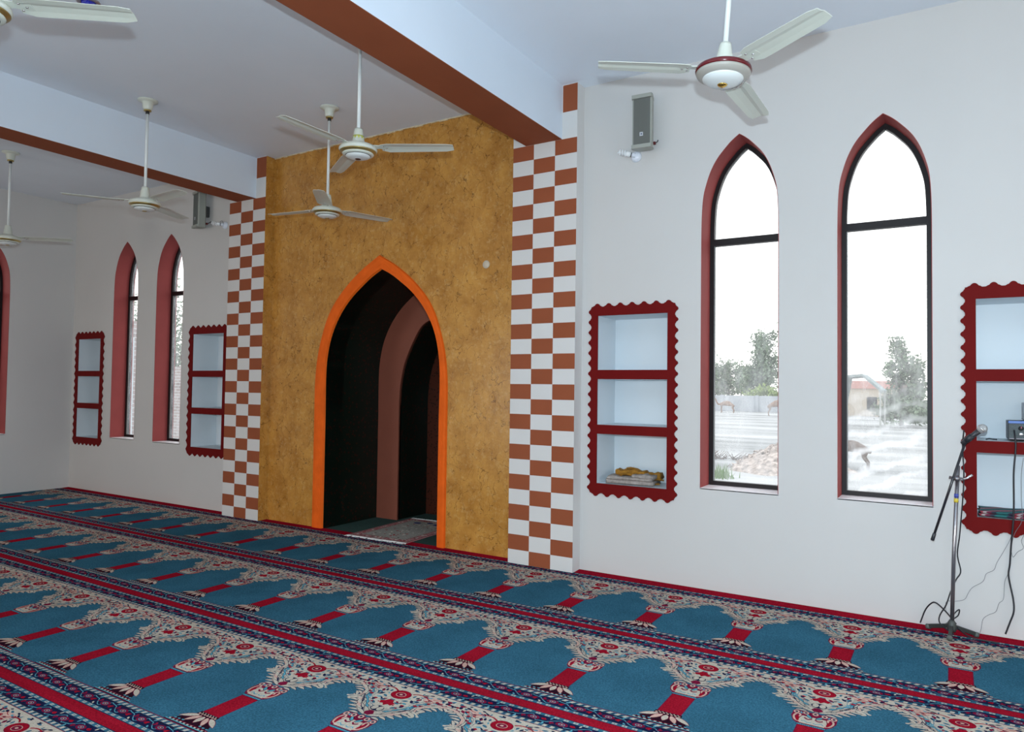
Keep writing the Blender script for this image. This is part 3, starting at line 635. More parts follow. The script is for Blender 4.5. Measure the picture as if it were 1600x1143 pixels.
# small fringed rug lying in the mihrab
rug = empty('prayer_rug', (-4.80, 5.79, 0.0140), 0.055); tag(rug, 'small fringed prayer rug in faded pink and grey lying in the mihrab', 'rug')
RM = [pile('rug_rose', (0.46, 0.20, 0.20)), pile('rug_cream', (0.66, 0.58, 0.50)), pile('rug_brown', (0.10, 0.045, 0.04)), pile('rug_blue', (0.03, 0.03, 0.16)), pile('rug_red', (0.36, 0.03, 0.04)), pile('rug_grey', (0.36, 0.34, 0.30))]
b = MB(); w_, l_ = 0.365, 0.52
b.box((-w_, -l_, 0), (w_, l_, 0.006), 0)
def rr(u0, u1, v0, v1, c, k): b.add([(u0, v0, .006 + k * 1e-4), (u1, v0, .006 + k * 1e-4), (u1, v1, .006 + k * 1e-4), (u0, v1, .006 + k * 1e-4)], [(0, 1, 2, 3)], c)
for k, (e, c) in enumerate([(0.015, 2), (0.025, 0), (0.085, 2), (0.095, 1), (0.105, 2), (0.112, 5)]): rr(-w_ + e, w_ - e, -l_ + e, l_ - e, c, k + 1)
random.seed(5)
for i in range(260):
    side = random.random()
    if side < 0.6:
        t = random.random() * 4; e = random.uniform(0.035, 0.078)
        u, v = ((random.uniform(-w_ + .03, w_ - .03), (-l_ + e) if t < 1 else (l_ - e)) if t < 2 else (((-w_ + e) if t < 3 else (w_ - e)), random.uniform(-l_ + .03, l_ - .03)))
    else: u, v = random.uniform(-w_ + .13, w_ - .13), random.uniform(-l_ + .13, l_ - .13)
    r = random.uniform(0.006, 0.016); c = random.choice([1, 1, 2, 4, 5, 1]); z = .0068 + i * 4e-6
    b.add([(u + r * math.cos(q * math.pi / 3), v + r * math.sin(q * math.pi / 3), z) for q in range(6)], [(0, 1, 2, 3, 4, 5)], c)
for u, v, s in ((-0.13, 0.33, .05), (0.12, 0.33, .05), (0.0, 0.38, .04)):
    b.add([(u + s * math.cos(q * math.pi / 4), v + s * .6 * math.sin(q * math.pi / 4), .0085) for q in range(8)], [tuple(range(8))], 3)
b.build('woven_body', RM, rug, fix=False)
fm = mat('white_cotton', (0.85, 0.83, 0.80), 0.9)
for sg in (-1, 1):
    f = MB(); random.seed(9)
    for i in range(95):
        u = -w_ + 2 * w_ * (i + .5) / 95; L = random.uniform(0.035, 0.060); d = random.uniform(-.012, .012)
        f.box((u - .003, sg * l_ - (L if sg < 0 else 0), 0.001), (u + .003, sg * l_ + (L if sg > 0 else 0), 0.006)) if abs(d) < .006 else f.tube([(u, sg * l_, .005), (u + d, sg * (l_ + L / 2), .008), (u + d * 2, sg * (l_ + L), .004)], .0028, 5)
    f.build('fringe', fm, rug, fix=False)

# ------------------------------------------------------------------ ceiling fans
cream_metal = mat('cream_enamel', (0.62, 0.64, 0.56), 0.30, spec=0.5)
white_metal = mat('white_enamel', (0.72, 0.75, 0.74), 0.35)
fan_gold = mat('brass_trim', (0.45, 0.33, 0.12), 0.3, metal=0.8)
fan_red = mat('dark_red_enamel', (0.12, 0.008, 0.012), 0.2)
fan_dark = mat('dark_rubber', (0.02, 0.02, 0.02), 0.6)
fan_grey = mat('fan_grey_plastic', (0.40, 0.38, 0.34), 0.4)
sticker = mat('yellow_green_sticker', (0.45, 0.47, 0.08), 0.5)
def fan(x, y, z, th, R, style, label, tilt=(0, 0), pitch=9):
    t = empty('ceiling_fan', (x, y, z), math.radians(th)); t.rotation_euler = (tilt[0], tilt[1], math.radians(th)); tag(t, label, 'fan', 'three-blade ceiling fans of the hall')
    top = HC - z
    c = MB().lathe([(0.085, top - 0.001), (0.085, top - 0.008), (0.060, top - 0.016), (0.046, top - 0.024), (0.040, top - 0.075), (0.030, top - 0.090), (0.0, top - 0.090)], seg=28)
    cp = c.build('canopy', cream_metal, t)
    MB().lathe([(0.031, top - 0.088), (0.033, top - 0.093), (0.031, top - 0.099), (0.020, top - 0.101)], seg=24).build('collar', fan_gold, cp)
    MB().lathe([(0.016, top - 0.10), (0.016, top - 0.125)], seg=16).build('rubber_ring', fan_dark, cp)
    MB().lathe([(0.0128, 0.13), (0.0128, top - 0.11)], seg=16).build('rod', white_metal, t)
    k = 1.0 if style == 'gold' else 1.1
    hub = MB().lathe([(0.0, 0.155), (0.028, 0.155), (0.031, 0.14), (0.032, 0.133), (0.045, 0.060), (0.052, 0.048), (0.075, 0.044)], seg=32); hb = hub.build('neck_cover', cream_metal, t)
    if style == 'gold':
        MB().lathe([(0.0425, 0.080), (0.0395, 0.103)], seg=10).build('sticker', sticker, hb) if 'white band' in label or 'sticker' in label else None
        MB().lathe([(0.070, 0.046), (0.118, 0.030), (0.132, 0.014), (0.134, 0.004), (0.128, -0.008)], seg=40).build('motor_housing', cream_metal, t)
        MB().lathe([(0.129, -0.006), (0.122, -0.014), (0.112, -0.018), (0.110, -0.024)], seg=40).build('trim_ring', fan_gold, t)
        MB().lathe([(0.110, -0.022), (0.108, -0.030), (0.094, -0.036)], seg=40).build('lower_ring', cream_metal, t)
        MB().lathe([(0.095, -0.030), (0.086, -0.038), (0.084, -0.041)], seg=40).build('dark_groove', fan_dark, t)
        cap_ = MB().lathe([(0.086, -0.036), (0.084, -0.044), (0.060, -0.054), (0.025, -0.060), (0.0, -0.061)], seg=40).build('bottom_cap', white_metal, t)
        MB().lathe([(0.022, -0.0595), (0.016, -0.064), (0.0, -0.065)], seg=16).build('badge', mat('badge_brown', (0.06, 0.02, 0.01), 0.4) if 'sticker' in label else fan_gold, cap_)
    else:
        MB().lathe([(0.070, 0.048), (0.112, 0.038), (0.126, 0.030)], seg=40).build('motor_housing', cream_metal, t)
        MB().lathe([(0.124, 0.031), (0.135, 0.024), (0.138, 0.012), (0.134, 0.002)], seg=44).build('red_band', fan_red, t)
        MB().lathe([(0.134, 0.003), (0.128, -0.010), (0.112, -0.020), (0.100, -0.026)], seg=44).build('lower_ring', fan_grey, t)
        MB().lathe([(0.101, -0.022), (0.098, -0.032), (0.070, -0.048), (0.03, -0.055), (0.0, -0.056)], seg=44).build('bottom_cap', white_metal, t)
        MB().lathe([(0.026, -0.054), (0.022, -0.060), (0.012, -0.066), (0.0, -0.067)], seg=24).build('knob', mat('polished_brass', (0.75, 0.5, 0.12), 0.15, metal=1.0), t)
        MB().tube([(0.100 * math.cos(a), 0.100 * math.sin(a), -0.036) for a in [math.radians(q) - math.radians(th) for q in range(15, 112, 6)]], 0.0028, 6).build('highlight_arc', mat('chrome', (0.8, 0.8, 0.8), 0.1, metal=1.0), t)  # chrome arc shaped as the highlight on the cap's trim
    pr = math.radians(pitch)
    for i in range(3):
        a = math.radians(120 * i); ca, sa = math.cos(a), math.sin(a)
        def P(r, s, h):        # r along the blade, s across, h up; pitched about the long axis
            s2, h2 = s * math.cos(pr) + h * math.sin(pr), -s * math.sin(pr) + h * math.cos(pr)
            return (r * ca - s2 * sa, r * sa + s2 * ca, h2 + 0.016)
        b = MB(); r0 = 0.165; w0, w1 = 0.066, 0.056
        out = [(r0, -w0 * .72), (r0 + .05, -w0), (R - .02, -w1), (R - .005, -w1 + .008), (R, -w1 + .022), (R, w1 - .012), (R - .01, w1), (r0 + .05, w0), (r0, w0 * .72)]
        def hgt(s): return 0.007 * (1 - (s / 0.066) ** 2)
        rows = []; N = 10
        for j in range(N + 1):
            r = r0 + (R - r0) * j / N; e = min((r - r0) / 0.05, 1); hw = (w0 * (0.72 + 0.28 * e)) + (w1 - w0) * (r - r0) / (R - r0)
            if j == N: hw -= 0.012
            rows.append([(r, -hw), (r, -hw * .45), (r, -hw * .1), (r, hw * .5), (r, hw)])
        vt = [P(r, s, hgt(s) + (0.006 if s > -0.01 else 0)) for row in rows for r, s in row]; vb = [P(r, s, hgt(s) + (0.006 if s > -0.01 else 0) - .0025) for row in rows for r, s in row]
        n = len(vt); fs = []
        for j in range(N):
            for q in range(4):
                u = j * 5 + q; fs.append((u, u + 1, u + 6, u + 5)); fs.append((n + u, n + u + 5, n + u + 6, n + u + 1))
        rim = [j * 5 for j in range(N + 1)] + [N * 5 + q for q in range(1, 5)] + [j * 5 + 4 for j in range(N - 1, -1, -1)] + [q for q in range(3, 0, -1)]
        for q in range(len(rim)): u, v = rim[q], rim[(q + 1) % len(rim)]; fs.append((u, v, v + n, u + n))
        bl = b.add(vt + vb, fs).build('blade', cream_metal, t)
        br = MB(); br.prism([[(0.105, -.028), (0.150, -.022), (0.215, -.040), (0.225, -.030), (0.225, .030), (0.215, .040), (0.150, .022), (0.105, .028)]], lambda a_, b_, d: P(a_, b_, d), 0.0085, 0.0125)
        br.build('bracket', cream_metal, bl)
        for r, s in ((.180, -.022), (.205, .0), (.180, .022)):
            q = P(r, s, .003); MB().lathe([(0.0, -.005), (.006, -.004), (.006, .0)], q, 8).build('screw', mat('steel', (0.7, 0.7, 0.7), 0.25, metal=1.0), bl)
    return t
fan(-0.965, 3.54, 3.085, 86, 0.625, 'red', 'cream ceiling fan with a dark red band, in front of the right-hand windows', tilt=(0.05, 0.06))
fan(-3.558, 3.66, 3.160, 29, 0.675, 'gold', 'cream ceiling fan with a yellow-green sticker, its rod top hidden by the red beam underside')
fan(-4.836, 4.598, 3.083, 70, 0.64, 'gold', 'small-looking cream ceiling fan hanging closest to the gold wall')
fan(-6.153, 3.663, 3.101, 115, 0.64, 'gold', 'cream ceiling fan hanging beside the left beam, before the far left windows')
fan(-8.90, 3.743, 3.070, 40, 0.66, 'gold', 'cream ceiling fan in the far left bay at the picture edge')
fan(-3.60, 1.36, 3.12, 39.5, 0.645, 'gold', 'ceiling fan cut by the top left corner, showing one large blade')

lamp = empty('ceiling_spotlight', (-4.905, 2.49, HC)); tag(lamp, 'small round ceiling spotlight with blue glass and chrome rim', 'lamp')
MB().lathe([(0.072, 0.0), (0.074, -0.006), (0.066, -0.014), (0.050, -0.012), (0.046, -0.004)], seg=32).build('rim', mat('pinkish_chrome', (0.42, 0.36, 0.38), 0.3, metal=0.7), lamp)
gb = MB().lathe([(0.046, -0.006), (0.042, -0.022), (0.030, -0.036), (0.014, -0.043), (0.0, -0.045)], seg=16); gb.sm = [False] * len(gb.sm)
gb.build('glass_dome', mat('blue_glass', (0.005, 0.01, 0.35), 0.08, spec=0.9, coat=1.0), lamp)

# ------------------------------------------------------------------ loudspeakers and bulbs
def speaker(x, z0, z1, turn, label):
    t = empty('wall_speaker', (x, WF, z0), 0); tag(t, label, 'loudspeaker', 'grey column loudspeakers on the front wall')
    h = z1 - z0; g = mat('warm_grey_cabinet', (0.33, 0.34, 0.30), 0.45); gr = mat('grey_grille', (0.15, 0.155, 0.14), 0.5)
    R_ = Matrix.Rotation(turn, 3, 'Z'); off = Vector((0, -0.115, 0))
    def m(a, b, d):   # plan outline a, b extruded in z = d
        p = R_ @ Vector((a, b, 0)) + off; return (p.x, p.y, d)
    body = [(-.075, -.052), (.075, -.052), (.080, -.040), (.068, .035), (.045, .052), (-.045, .052), (-.068, .035), (-.080, -.040)]
    MB().prism([body], m, 0.018, h - 0.018).build('cabinet', g, t, bevel=0.003)
    for a, c in ((0, 0.02), (h - 0.02, h)):
        big = [(p * 1.04, q * 1.06) for p, q in body]
        # bowed end cap
        e = MB(); n = len(big); fr = 0.014
        lowz = [(-0.010 if q < 0 else 0) for p, q in big]
        lo = [m(p, q - (fr if q < -.05 else 0), a + (lowz[i] if a == 0 else 0)) for i, (p, q) in enumerate(big)]; up = [m(p, q - (fr if q < -.05 else 0), c + (-lowz[i] if a else 0)) for i, (p, q) in enumerate(big)]
        e.add(lo + up, [tuple(range(n)), tuple(range(2 * n - 1, n - 1, -1))] + [(i, (i + 1) % n, (i + 1) % n + n, i + n) for i in range(n)]); e.build('end_cap', g, t, bevel=0.002)
    gm = MB(); gm.prism([[(-.066, -.056), (.066, -.056), (.066, -.051), (-.066, -.051)]], m, 0.022, h - 0.022)
    for i in range(22): u = -.063 + i * .006; gm.prism([[(u - .0012, -.0585), (u + .0012, -.0585), (u + .0012, -.056), (u - .0012, -.056)]], m, 0.024, h - 0.024)
    grl = gm.build('grille', gr, t)
    lg = MB().prism([[(-.014, -.061), (.012, -.061), (.012, -.0585), (-.014, -.0585)]], m, 0.085, 0.115); lg.build('badge', mat('pale_badge', (0.5, 0.52, 0.55), 0.3), grl)
    lg = MB().prism([[(-.005, -.062), (.004, -.062), (.004, -.061), (-.005, -.061)]], m, 0.095, 0.105); lg.build('badge_mark', mat('badge_blue', (0.03, 0.04, 0.12), 0.4), grl)
    MB().box((-.02, -.066, h * .35), (.02, -.001, h * .65)).build('wall_bracket', mat('dark_steel', (0.05, 0.05, 0.05), 0.5), t)
    cb = MB().tube([(.070, -.070, .045), (.086, -.050, .060), (.088, -.035, .075), (.075, -.004, .09)], .004, 6); cb.build('wire', fan_dark, t)
    cb = MB().box((.066, -.085, .035), (.084, -.066, .055)); cb.build('terminal_clip', mat('red_clip', (0.10, 0.01, 0.01), 0.5), t)
speaker(-2.050, 3.392, 3.795, math.radians(4), 'grey column loudspeaker high on the wall right of the gold wall')
speaker(-7.660, 3.372, 3.785, math.radians(-14), 'grey column loudspeaker in the far left bay under the beam')
def bulb(x, z, d, label, wire=False):
    t = empty('spiral_bulb', (x, WF, z)); tag(t, label, 'light bulb', 'spiral bulbs in white wall holders')
    wp = mat('white_plastic', (0.74, 0.78, 0.86), 0.3); wg = mat('white_bulb_glass', (0.82, 0.83, 0.84), 0.2); D_ = Vector(d).normalized()
    MB().lathe([(0.0, -.030), (.020, -.030), (.034, -.022), (.044, -.006), (.045, -.0005)], (0, 0, 0), 24, axis='Y').build('wall_rose', wp, t)
    p0 = Vector((0, -.026, 0.004)); MB().tube([p0, p0 + D_ * .030], [.020, .017], 16).build('socket', wp, t)
    MB().tube([p0 + D_ * .030, p0 + D_ * .036], .0175, 16).build('dark_ring', fan_dark, t)
    MB().tube([p0 + D_ * .036, p0 + D_ * .050, p0 + D_ * .074, p0 + D_ * .080], [.016, .021, .021, .014], 16).build('ballast', wg, t)
    a = D_.cross(Vector((0, 1, 0.3))).normalized(); b_ = D_.cross(a).normalized(); pts = []
    for i in range(81):
        q = i / 80 * 3.0 * 2 * math.pi; s = .078 + .062 * i / 80; r = .021 * (1 if i < 70 else 1 - (i - 70) / 14)
        pts.append(p0 + D_ * s + (a * math.cos(q) + b_ * math.sin(q)) * r)
    MB().tube(pts, .0058, 8).build('spiral_tube', wg, t)
    if wire: MB().tube([(0, -.02, .02), (-.03, -.03, .055), (-.055, -.03, .05), (-.07, -.03, .02), (-.06, -.05, 0)], .002, 6).build('wire', mat('grey_wire', (0.12, 0.12, 0.12), 0.5), t)
bulb(-2.155, 3.378, (-0.80, -0.35, 0.22), 'white spiral bulb in a round holder left of the right-hand loudspeaker')
bulb(-7.335, 3.385, (-0.75, -0.62, 0.10), 'white spiral bulb in a holder right of the far left loudspeaker', True)

# ------------------------------------------------------------------ folded cloths in the niches
def cloth(name, pts_fn, n, m, material, parent):
    b = MB(); vs = []
    for i in range(n):
        for j in range(m): vs.append(pts_fn(i / (n - 1), j / (m - 1)))
    b.add(vs, [(i * m + j, i * m + j + 1, (i + 1) * m + j + 1, (i + 1) * m + j) for i in range(n - 1) for j in range(m - 1)], 0, True)
    return b.build(name, material, parent)
def soft(x0, x1, y0_, y1_, z0, z1, seed, amp):
    rnd = random.Random(seed); ph = [rnd.uniform(0, 6) for _ in range(6)]
    def f(u, v):      # closed cross-section swept in x: v runs round the section
        a = v * 2 * math.pi; x = x0 + (x1 - x0) * u
        c = max(abs(math.cos(a)), abs(math.sin(a))) ** 0.75
        yy = (y0_ + y1_) / 2 + (y1_ - y0_) / 2 * math.cos(a) / c; zz = (z0 + z1) / 2 + (z1 - z0) / 2 * math.sin(a) / c
        k = amp * (math.sin(9 * u + ph[0] + 2 * math.sin(a)) + 0.6 * math.sin(21 * u + ph[1]))
        if math.sin(a) > 0: zz += k * math.sin(a)
        return (x + 0.006 * math.sin(3 * a + ph[2]), yy + k * .8, max(zz, z0))
    return f
def closed_roll(b, f, n, m, mi=0):
    vs = [f(i / (n - 1), j / m) for i in range(n) for j in range(m)]
    fs = [(i * m + j, i * m + (j + 1) % m, (i + 1) * m + (j + 1) % m, (i + 1) * m + j) for i in range(n - 1) for j in range(m)]
    fs += [tuple(range(m)), tuple((n - 1) * m + j for j in range(m))]
    b.add(vs, fs, mi, True)
t = empty('folded_cloth', (-2.205, 5.50, 0.739), 0.07); t.scale = (.94, 1, 1.32); tag(t, 'folded grey-beige cloth with shaggy ochre edge in the lower right-pillar niche', 'cloth')
greycl = mat('grey_beige_cloth', (0.30, 0.26, 0.235), 0.9, var=0.25, vscale=45, bump=0.5, bscale=90)
ochre = mat('ochre_shag', (0.30, 0.135, 0.012), 0.95, var=0.3, vscale=60)
b = MB(); closed_roll(b, soft(-.215, .200, -.12, .115, 0.001, 0.026, 1, .0015), 24, 24); closed_roll(b, soft(-.205, .185, -.115, .11, 0.024, 0.046, 2, .0030), 24, 24)
closed_roll(b, soft(.02, .205, -.118, .08, 0.040, 0.064, 3, .0035), 14, 24)
b.build('folded_body', greycl, t, fix=False)
b = MB(); closed_roll(b, soft(-.16, .10, -.03, .10, 0.045, 0.082, 4, .006), 18, 20); closed_roll(b, soft(.06, .225, .0, .11, 0.030, 0.070, 6, .004), 18, 20)
random.seed(8)
for i in range(2600):
    u = random.uniform(-.165, .235); hz = 0.055 + 0.042 * math.exp(-((u + .03) / .09) ** 2) + (0.012 if u > .08 else 0); y = random.uniform(-.045, .11); z = hz - abs(y) * .15 - (0.03 if u > .17 else 0) - (0.022 if y < -.02 else 0)
    d = Vector((random.uniform(-1, 1), random.uniform(-1, .4), random.uniform(.1, 1.0))).normalized() * random.uniform(.008, .016); q = Vector((u, y, z - .004)); sd = d.cross(Vector((0, 1, .2))).normalized() * .0022
    b.add([q - sd, q + sd, q + d], [(0, 1, 2)])
b.build('ochre_fringe', ochre, t, fix=False)

t = empty('striped_blanket', (0.40, 5.50, 0.740)); tag(t, 'folded green and red striped blanket in the bottom compartment behind the microphone stand', 'blanket')
def stripes():
    m = bpy.data.materials.new('striped_wool'); m.use_nodes = True; n = m.node_tree.nodes; L = m.node_tree.links; b = n['Principled BSDF']; b.inputs['Roughness'].default_value = 0.95
    tcn = n.new('ShaderNodeTexCoord'); mp = n.new('ShaderNodeMapping'); mp.inputs['Rotation'].default_value = (0, 0, 0.9); mp.inputs['Scale'].default_value = (9, 9, 9); L.new(tcn.outputs['Object'], mp.inputs[0]); sx = n.new('ShaderNodeSeparateXYZ'); L.new(mp.outputs[0], sx.inputs[0])
    fr = n.new('ShaderNodeMath'); fr.operation = 'FRACT'; L.new(sx.outputs['X'], fr.inputs[0]); r = n.new('ShaderNodeValToRGB'); r.color_ramp.interpolation = 'CONSTANT'; L.new(fr.outputs[0], r.inputs[0])
    e = r.color_ramp.elements; e[0].position = 0; e[0].color = (0.02, 0.14, 0.14, 1); e[1].position = 0.35; e[1].color = (0.03, 0.025, 0.05, 1)
    for p, c in ((0.5, (0.30, 0.04, 0.06, 1)), (0.62, (0.42, 0.36, 0.36, 1)), (0.72, (0.16, 0.02, 0.05, 1)), (0.86, (0.03, 0.03, 0.05, 1))):
        q = e.new(p); q.color = c
    L.new(r.outputs[0], b.inputs['Base Color']); return m
b = MB(); closed_roll(b, soft(-.255, .285, -.14, .12, 0.001, 0.020, 12, .001), 24, 24); closed_roll(b, soft(-.250, .280, -.135, .12, 0.019, 0.036, 13, .003), 24, 24); b.build('folded_layers', stripes(), t, fix=False)

# ------------------------------------------------------------------ audio equipment on the middle shelf
blackp = mat('black_plastic', (0.018, 0.020, 0.026), 0.45); bluep = mat('blue_anodised_strip', (0.03, 0.12, 0.42), 0.35); chrome = mat('chrome', (0.8, 0.8, 0.8), 0.1, metal=1.0)
NB = 1.213
t = empty('audio_mixer', (0.545, 5.50, NB)); tag(t, 'black audio mixer box with a blue top strip on the middle niche shelf', 'mixer')
# front face near y = 5.41, left edge at X = 0.30
MB().box((-.245, -.095, .012), (.17, .13, .128)).build('body', blackp, t, bevel=.003)
MB().box((-.245, -.102, .112), (.17, -.094, .128)).build('blue_strip', bluep, t, bevel=.002)
MB().box((-.242, -.0985, .014), (.168, -.095, .109)).build('front_panel', mat('dark_green_grey_panel', (0.03, 0.045, 0.048), 0.5, var=0.4, vscale=120), t)
MB().box((-.240, -.100, .016), (.166, -.098, .020)).build('lower_line', mat('pink_grey_line', (0.30, 0.24, 0.28), 0.4), t)
for i in range(4):
    x = -.180 + i * .105
    k = MB().lathe([(.0, -.018), (.011, -.017), (.014, 0.0)], (x, -.0985, .082), 18, axis='Y').build('knob', fan_dark, t)
    MB().box((x - .0015, -.118, .084), (x + .0015, -.115, .094)).build('pointer', mat('red_pointer', (0.5, 0.05, 0.12), 0.4), k)
    MB().lathe([(.0, -.006), (.008, -.006), (.012, -.004), (.012, 0.0)], (x, -.0985, .046), 18, axis='Y').build('jack_socket', chrome, t)
for x in (-.215, .14):
    for y in (-.075, .10): MB().lathe([(.0, 0.0), (.014, 0.0), (.014, .0125), (0, .0125)], (x, y, 0), 14).build('foot', fan_dark, t)
t = empty('amplifier', (0.60, 5.52, NB + .1285)); tag(t, 'grey-cased amplifier with dark front standing on the black mixer', 'amplifier')
MB().box((-.215, -.10, .006), (.115, .12, .112)).build('case', mat('light_grey_case', (0.38, 0.40, 0.46), 0.4), t, bevel=.003)
MB().box((-.190, -.106, .012), (.112, -.099, .098)).build('front_panel', blackp, t, bevel=.002)
MB().box((-.175, -.108, .084), (.10, -.1055, .090)).build('silver_line', chrome, t); MB().box((-.175, -.108, .030), (.10, -.1055, .036)).build('blue_line', bluep, t)
for x in (-.155, -.115, -.07): MB().lathe([(.006, -.003), (.010, -.003), (.010, 0)], (x, -.106, .062), 16, axis='Y').build('ring', mat('pale_yellow_ring', (0.6, 0.6, 0.3), 0.4), t)
for x in (-.19, .09):
    for y in (-.08, .10): MB().lathe([(.0, 0.0), (.010, 0.0), (.010, .0065), (0, .0065)], (x, y, 0), 12).build('foot', fan_dark, t)
o = MB().tube([(-.03, 0, .004), (-.012, -.003, .009), (.008, .002, .006), (.03, 0, .005)], .004, 8).build('black_clip', blackp); o.location = (0.215, 5.46, NB + .0005); tag(o, 'tiny dark clip lying on the shelf left of the mixer', 'clip')

# ------------------------------------------------------------------ microphone stand
steel = mat('brushed_grey_steel', (0.30, 0.29, 0.31), 0.28, metal=0.9); dgrey = mat('dark_grey_plastic', (0.05, 0.055, 0.05), 0.5)
SX, SY = -0.004, 5.215
t = empty('microphone_stand', (SX, SY, TH + .001)); tag(t, 'chrome microphone stand with slanted black boom on a tripod base', 'microphone stand')
pl = MB().tube([(0.0, 0, .045), (.012, 0, .5), (.036, 0, 1.05)], .0115, 16).build('pole', steel, t)
MB().lathe([(0, .030), (.020, .030), (.026, .045), (.022, .085), (.013, .10), (0, .10)], (0, 0, 0), 20).build('hub', dgrey, t)
for (dx, dy) in ((-.135, .075), (.135, .060), (-.012, -.115)):
    d = Vector((dx, dy, 0)); n_ = Vector((-dy, dx, 0)).normalized() * .010
    b = MB(); P = [d * .06 + Vector((0, 0, .062)), d * .92 + Vector((0, 0, .022))]
    vs = []
    for p in P:
        for s, h in ((-1, -.013), (1, -.013), (1, .013), (-1, .013)): vs.append(p + n_ * s + Vector((0, 0, h)))
    b.add(vs, [(0, 1, 2, 3), (7, 6, 5, 4), (0, 4, 5, 1), (1, 5, 6, 2), (2, 6, 7, 3), (3, 7, 4, 0)]); lg = b.build('leg', mat('black_steel', (0.03, 0.032, 0.03), 0.4), t, bevel=.003)
    c = MB(); e = d * .97; c.tube([e * .90 + Vector((0, 0, .020)), e * 1.04 + Vector((0, 0, .016))], .016, 12); c.build('rubber_foot', mat('grey_rubber_foot', (0.10, 0.11, 0.10), 0.7), lg)
for z, nm, mm_ in ((.835, 'yellow_label', mat('yellow_label', (0.65, 0.5, 0.05), 0.5)), (.865, 'blue_label', mat('blue_label', (0.06, 0.08, 0.35), 0.5))):
    MB().lathe([(.0125, z - .012), (.0125, z + .012)], (.020 + (z - .835) * .05 + .006, 0, 0), 16).build(nm, mm_, pl)
B0, B1 = Vector((-.096 - SX, -.045, .615)), Vector((.070 - SX, -.045, 1.195)); bd = (B1 - B0).normalized()
bm_ = MB().tube([B0, B1], .0075, 14).build('boom', mat('black_gloss_metal', (0.02, 0.02, 0.025), 0.25), t)
MB().tube([B0 - bd * .035, B0 - bd * .030, B0 + bd * .010, B0 + bd * .014], [.008, .011, .010, .0075], 14).build('counterweight', blackp, bm_)
cz = .985
kx = .034
cl = MB(); cl.tube([(kx - .004, -.062, cz - .012), (kx - .004, .016, cz - .012)], .016, 16); cl.tube([(kx - .045, -.028, cz - .008), (kx + .03, -.028, cz - .016)], .010, 12); cl.build('clutch', steel, t)
MB().tube([(kx + .012, -.045, cz - .018), (kx + .048, -.045, cz - .006), (kx + .075, -.045, cz + .018)], [.006, .006, .008], 12).build('wing_screw', chrome, t)
# microphone (a thing of its own, held by the clip)
MBs = Vector((B1.x + SX, SY - .045, B1.z + TH))
t = empty('microphone', MBs); tag(t, 'handheld microphone with silver mesh head clipped on the boom', 'microphone')
md = Vector((.115, -.030, .105)).normalized(); q0 = Vector((-.018, 0, -.005)); hl = .125
MB().tube([q0, q0 + md * .004, q0 + md * hl * .6, q0 + md * hl], [.010, .012, .0145, .0175], 20).build('handle', mat('black_mic_body', (0.03, 0.03, 0.035), 0.35), t)
hd = q0 + md * (hl + .022)
ax = md; a_ = ax.cross(Vector((0, 1, 0))).normalized(); b_ = ax.cross(a_)
g = MB(); vs = []; fs = []; ns, nr = 24, 10
prof = [(-.024, .017), (-.018, .023), (-.006, .0265), (.004, .0265), (.014, .023), (.021, .016), (.025, .008), (.0262, .0005)]
for h_, r_ in prof:
    for k in range(ns): w = 2 * math.pi * k / ns; vs.append(hd + ax * h_ + (a_ * math.cos(w) + b_ * math.sin(w)) * r_)
for j in range(len(prof) - 1):
    for k in range(ns): fs.append((j * ns + k, j * ns + (k + 1) % ns, (j + 1) * ns + (k + 1) % ns, (j + 1) * ns + k))
g.add(vs, fs, 0, True).build('mesh_head', mat('silver_mesh', (0.62, 0.63, 0.63), 0.35, metal=0.7, bump=1.0, bscale=500), t)
MB().tube([hd - ax * .002 - ax * .003, hd + ax * .001], .0275, 24).build('head_band', chrome, t)
cp = MB(); cp.tube([q0 + md * .03 + Vector((0, 0, -.002)), q0 + md * .075], .0185, 16); cp.tube([q0 + md * .045, Vector((0, 0, -.002)) - bd * .005], .009, 12)
o = cp.build('clip', blackp, bpy.data.objects['microphone_stand']); o.location = MBs - Vector((SX, SY, TH + .001))

# ------------------------------------------------------------------ cables
cab = mat('black_cable', (0.012, 0.013, 0.018), 0.5); wir = mat('thin_grey_wire', (0.16, 0.16, 0.17), 0.6)
def px(x, y, Y):
    """point of the place seen in this direction on the plane Y (used to trace the cables where they hang)"""
    d = cF + cR * ((x - 800) / 1113.6) - cU * ((y - 571.5) / 1113.6); k = Y / d.y; return Vector((d.x * k, Y, 1.5 + d.z * k))
def cable(name, pts, rad, m, label, n=8, cat='cable'):
    P = [px(a, b, c) for a, b, c in pts]
    for p in P: p.z = max(p.z, TH + .002 + rad)
    o = MB().tube(catmull(P, n), rad, 8, 0).build(name, m, None, fix=False); return tag(o, label, cat)
cable('microphone_cable', [(1506, 672, 5.16), (1504, 700, 5.24), (1506, 750, 5.25), (1500, 830, 5.26), (1496, 865, 5.27), (1501, 892, 5.27), (1494, 905, 5.26), (1485, 925, 5.25), (1478, 945, 5.25), (1468, 962, 5.26), (1470, 975, 5.22), (1490, 990, 5.14)], .0038, cab, 'black microphone cable winding down behind the stand pole')
cable('floor_cable', [(1438, 972, 5.34), (1446, 952, 5.30), (1455, 942, 5.27), (1462, 941, 5.25), (1472, 949, 5.25), (1484, 962, 5.25), (1490, 972, 5.24), (1500, 984, 5.20), (1520, 996, 5.12), (1560, 1004, 5.12)], .0042, cab, 'black cable looping off the carpet left of the stand')
cable('looped_cable', [(1478, 974, 5.25), (1484, 970, 5.25), (1492, 957, 5.26), (1499, 952, 5.26), (1497, 961, 5.26), (1490, 967, 5.25), (1494, 974, 5.22)], .0036, cab, 'small black cable loop at the foot of the stand pole')
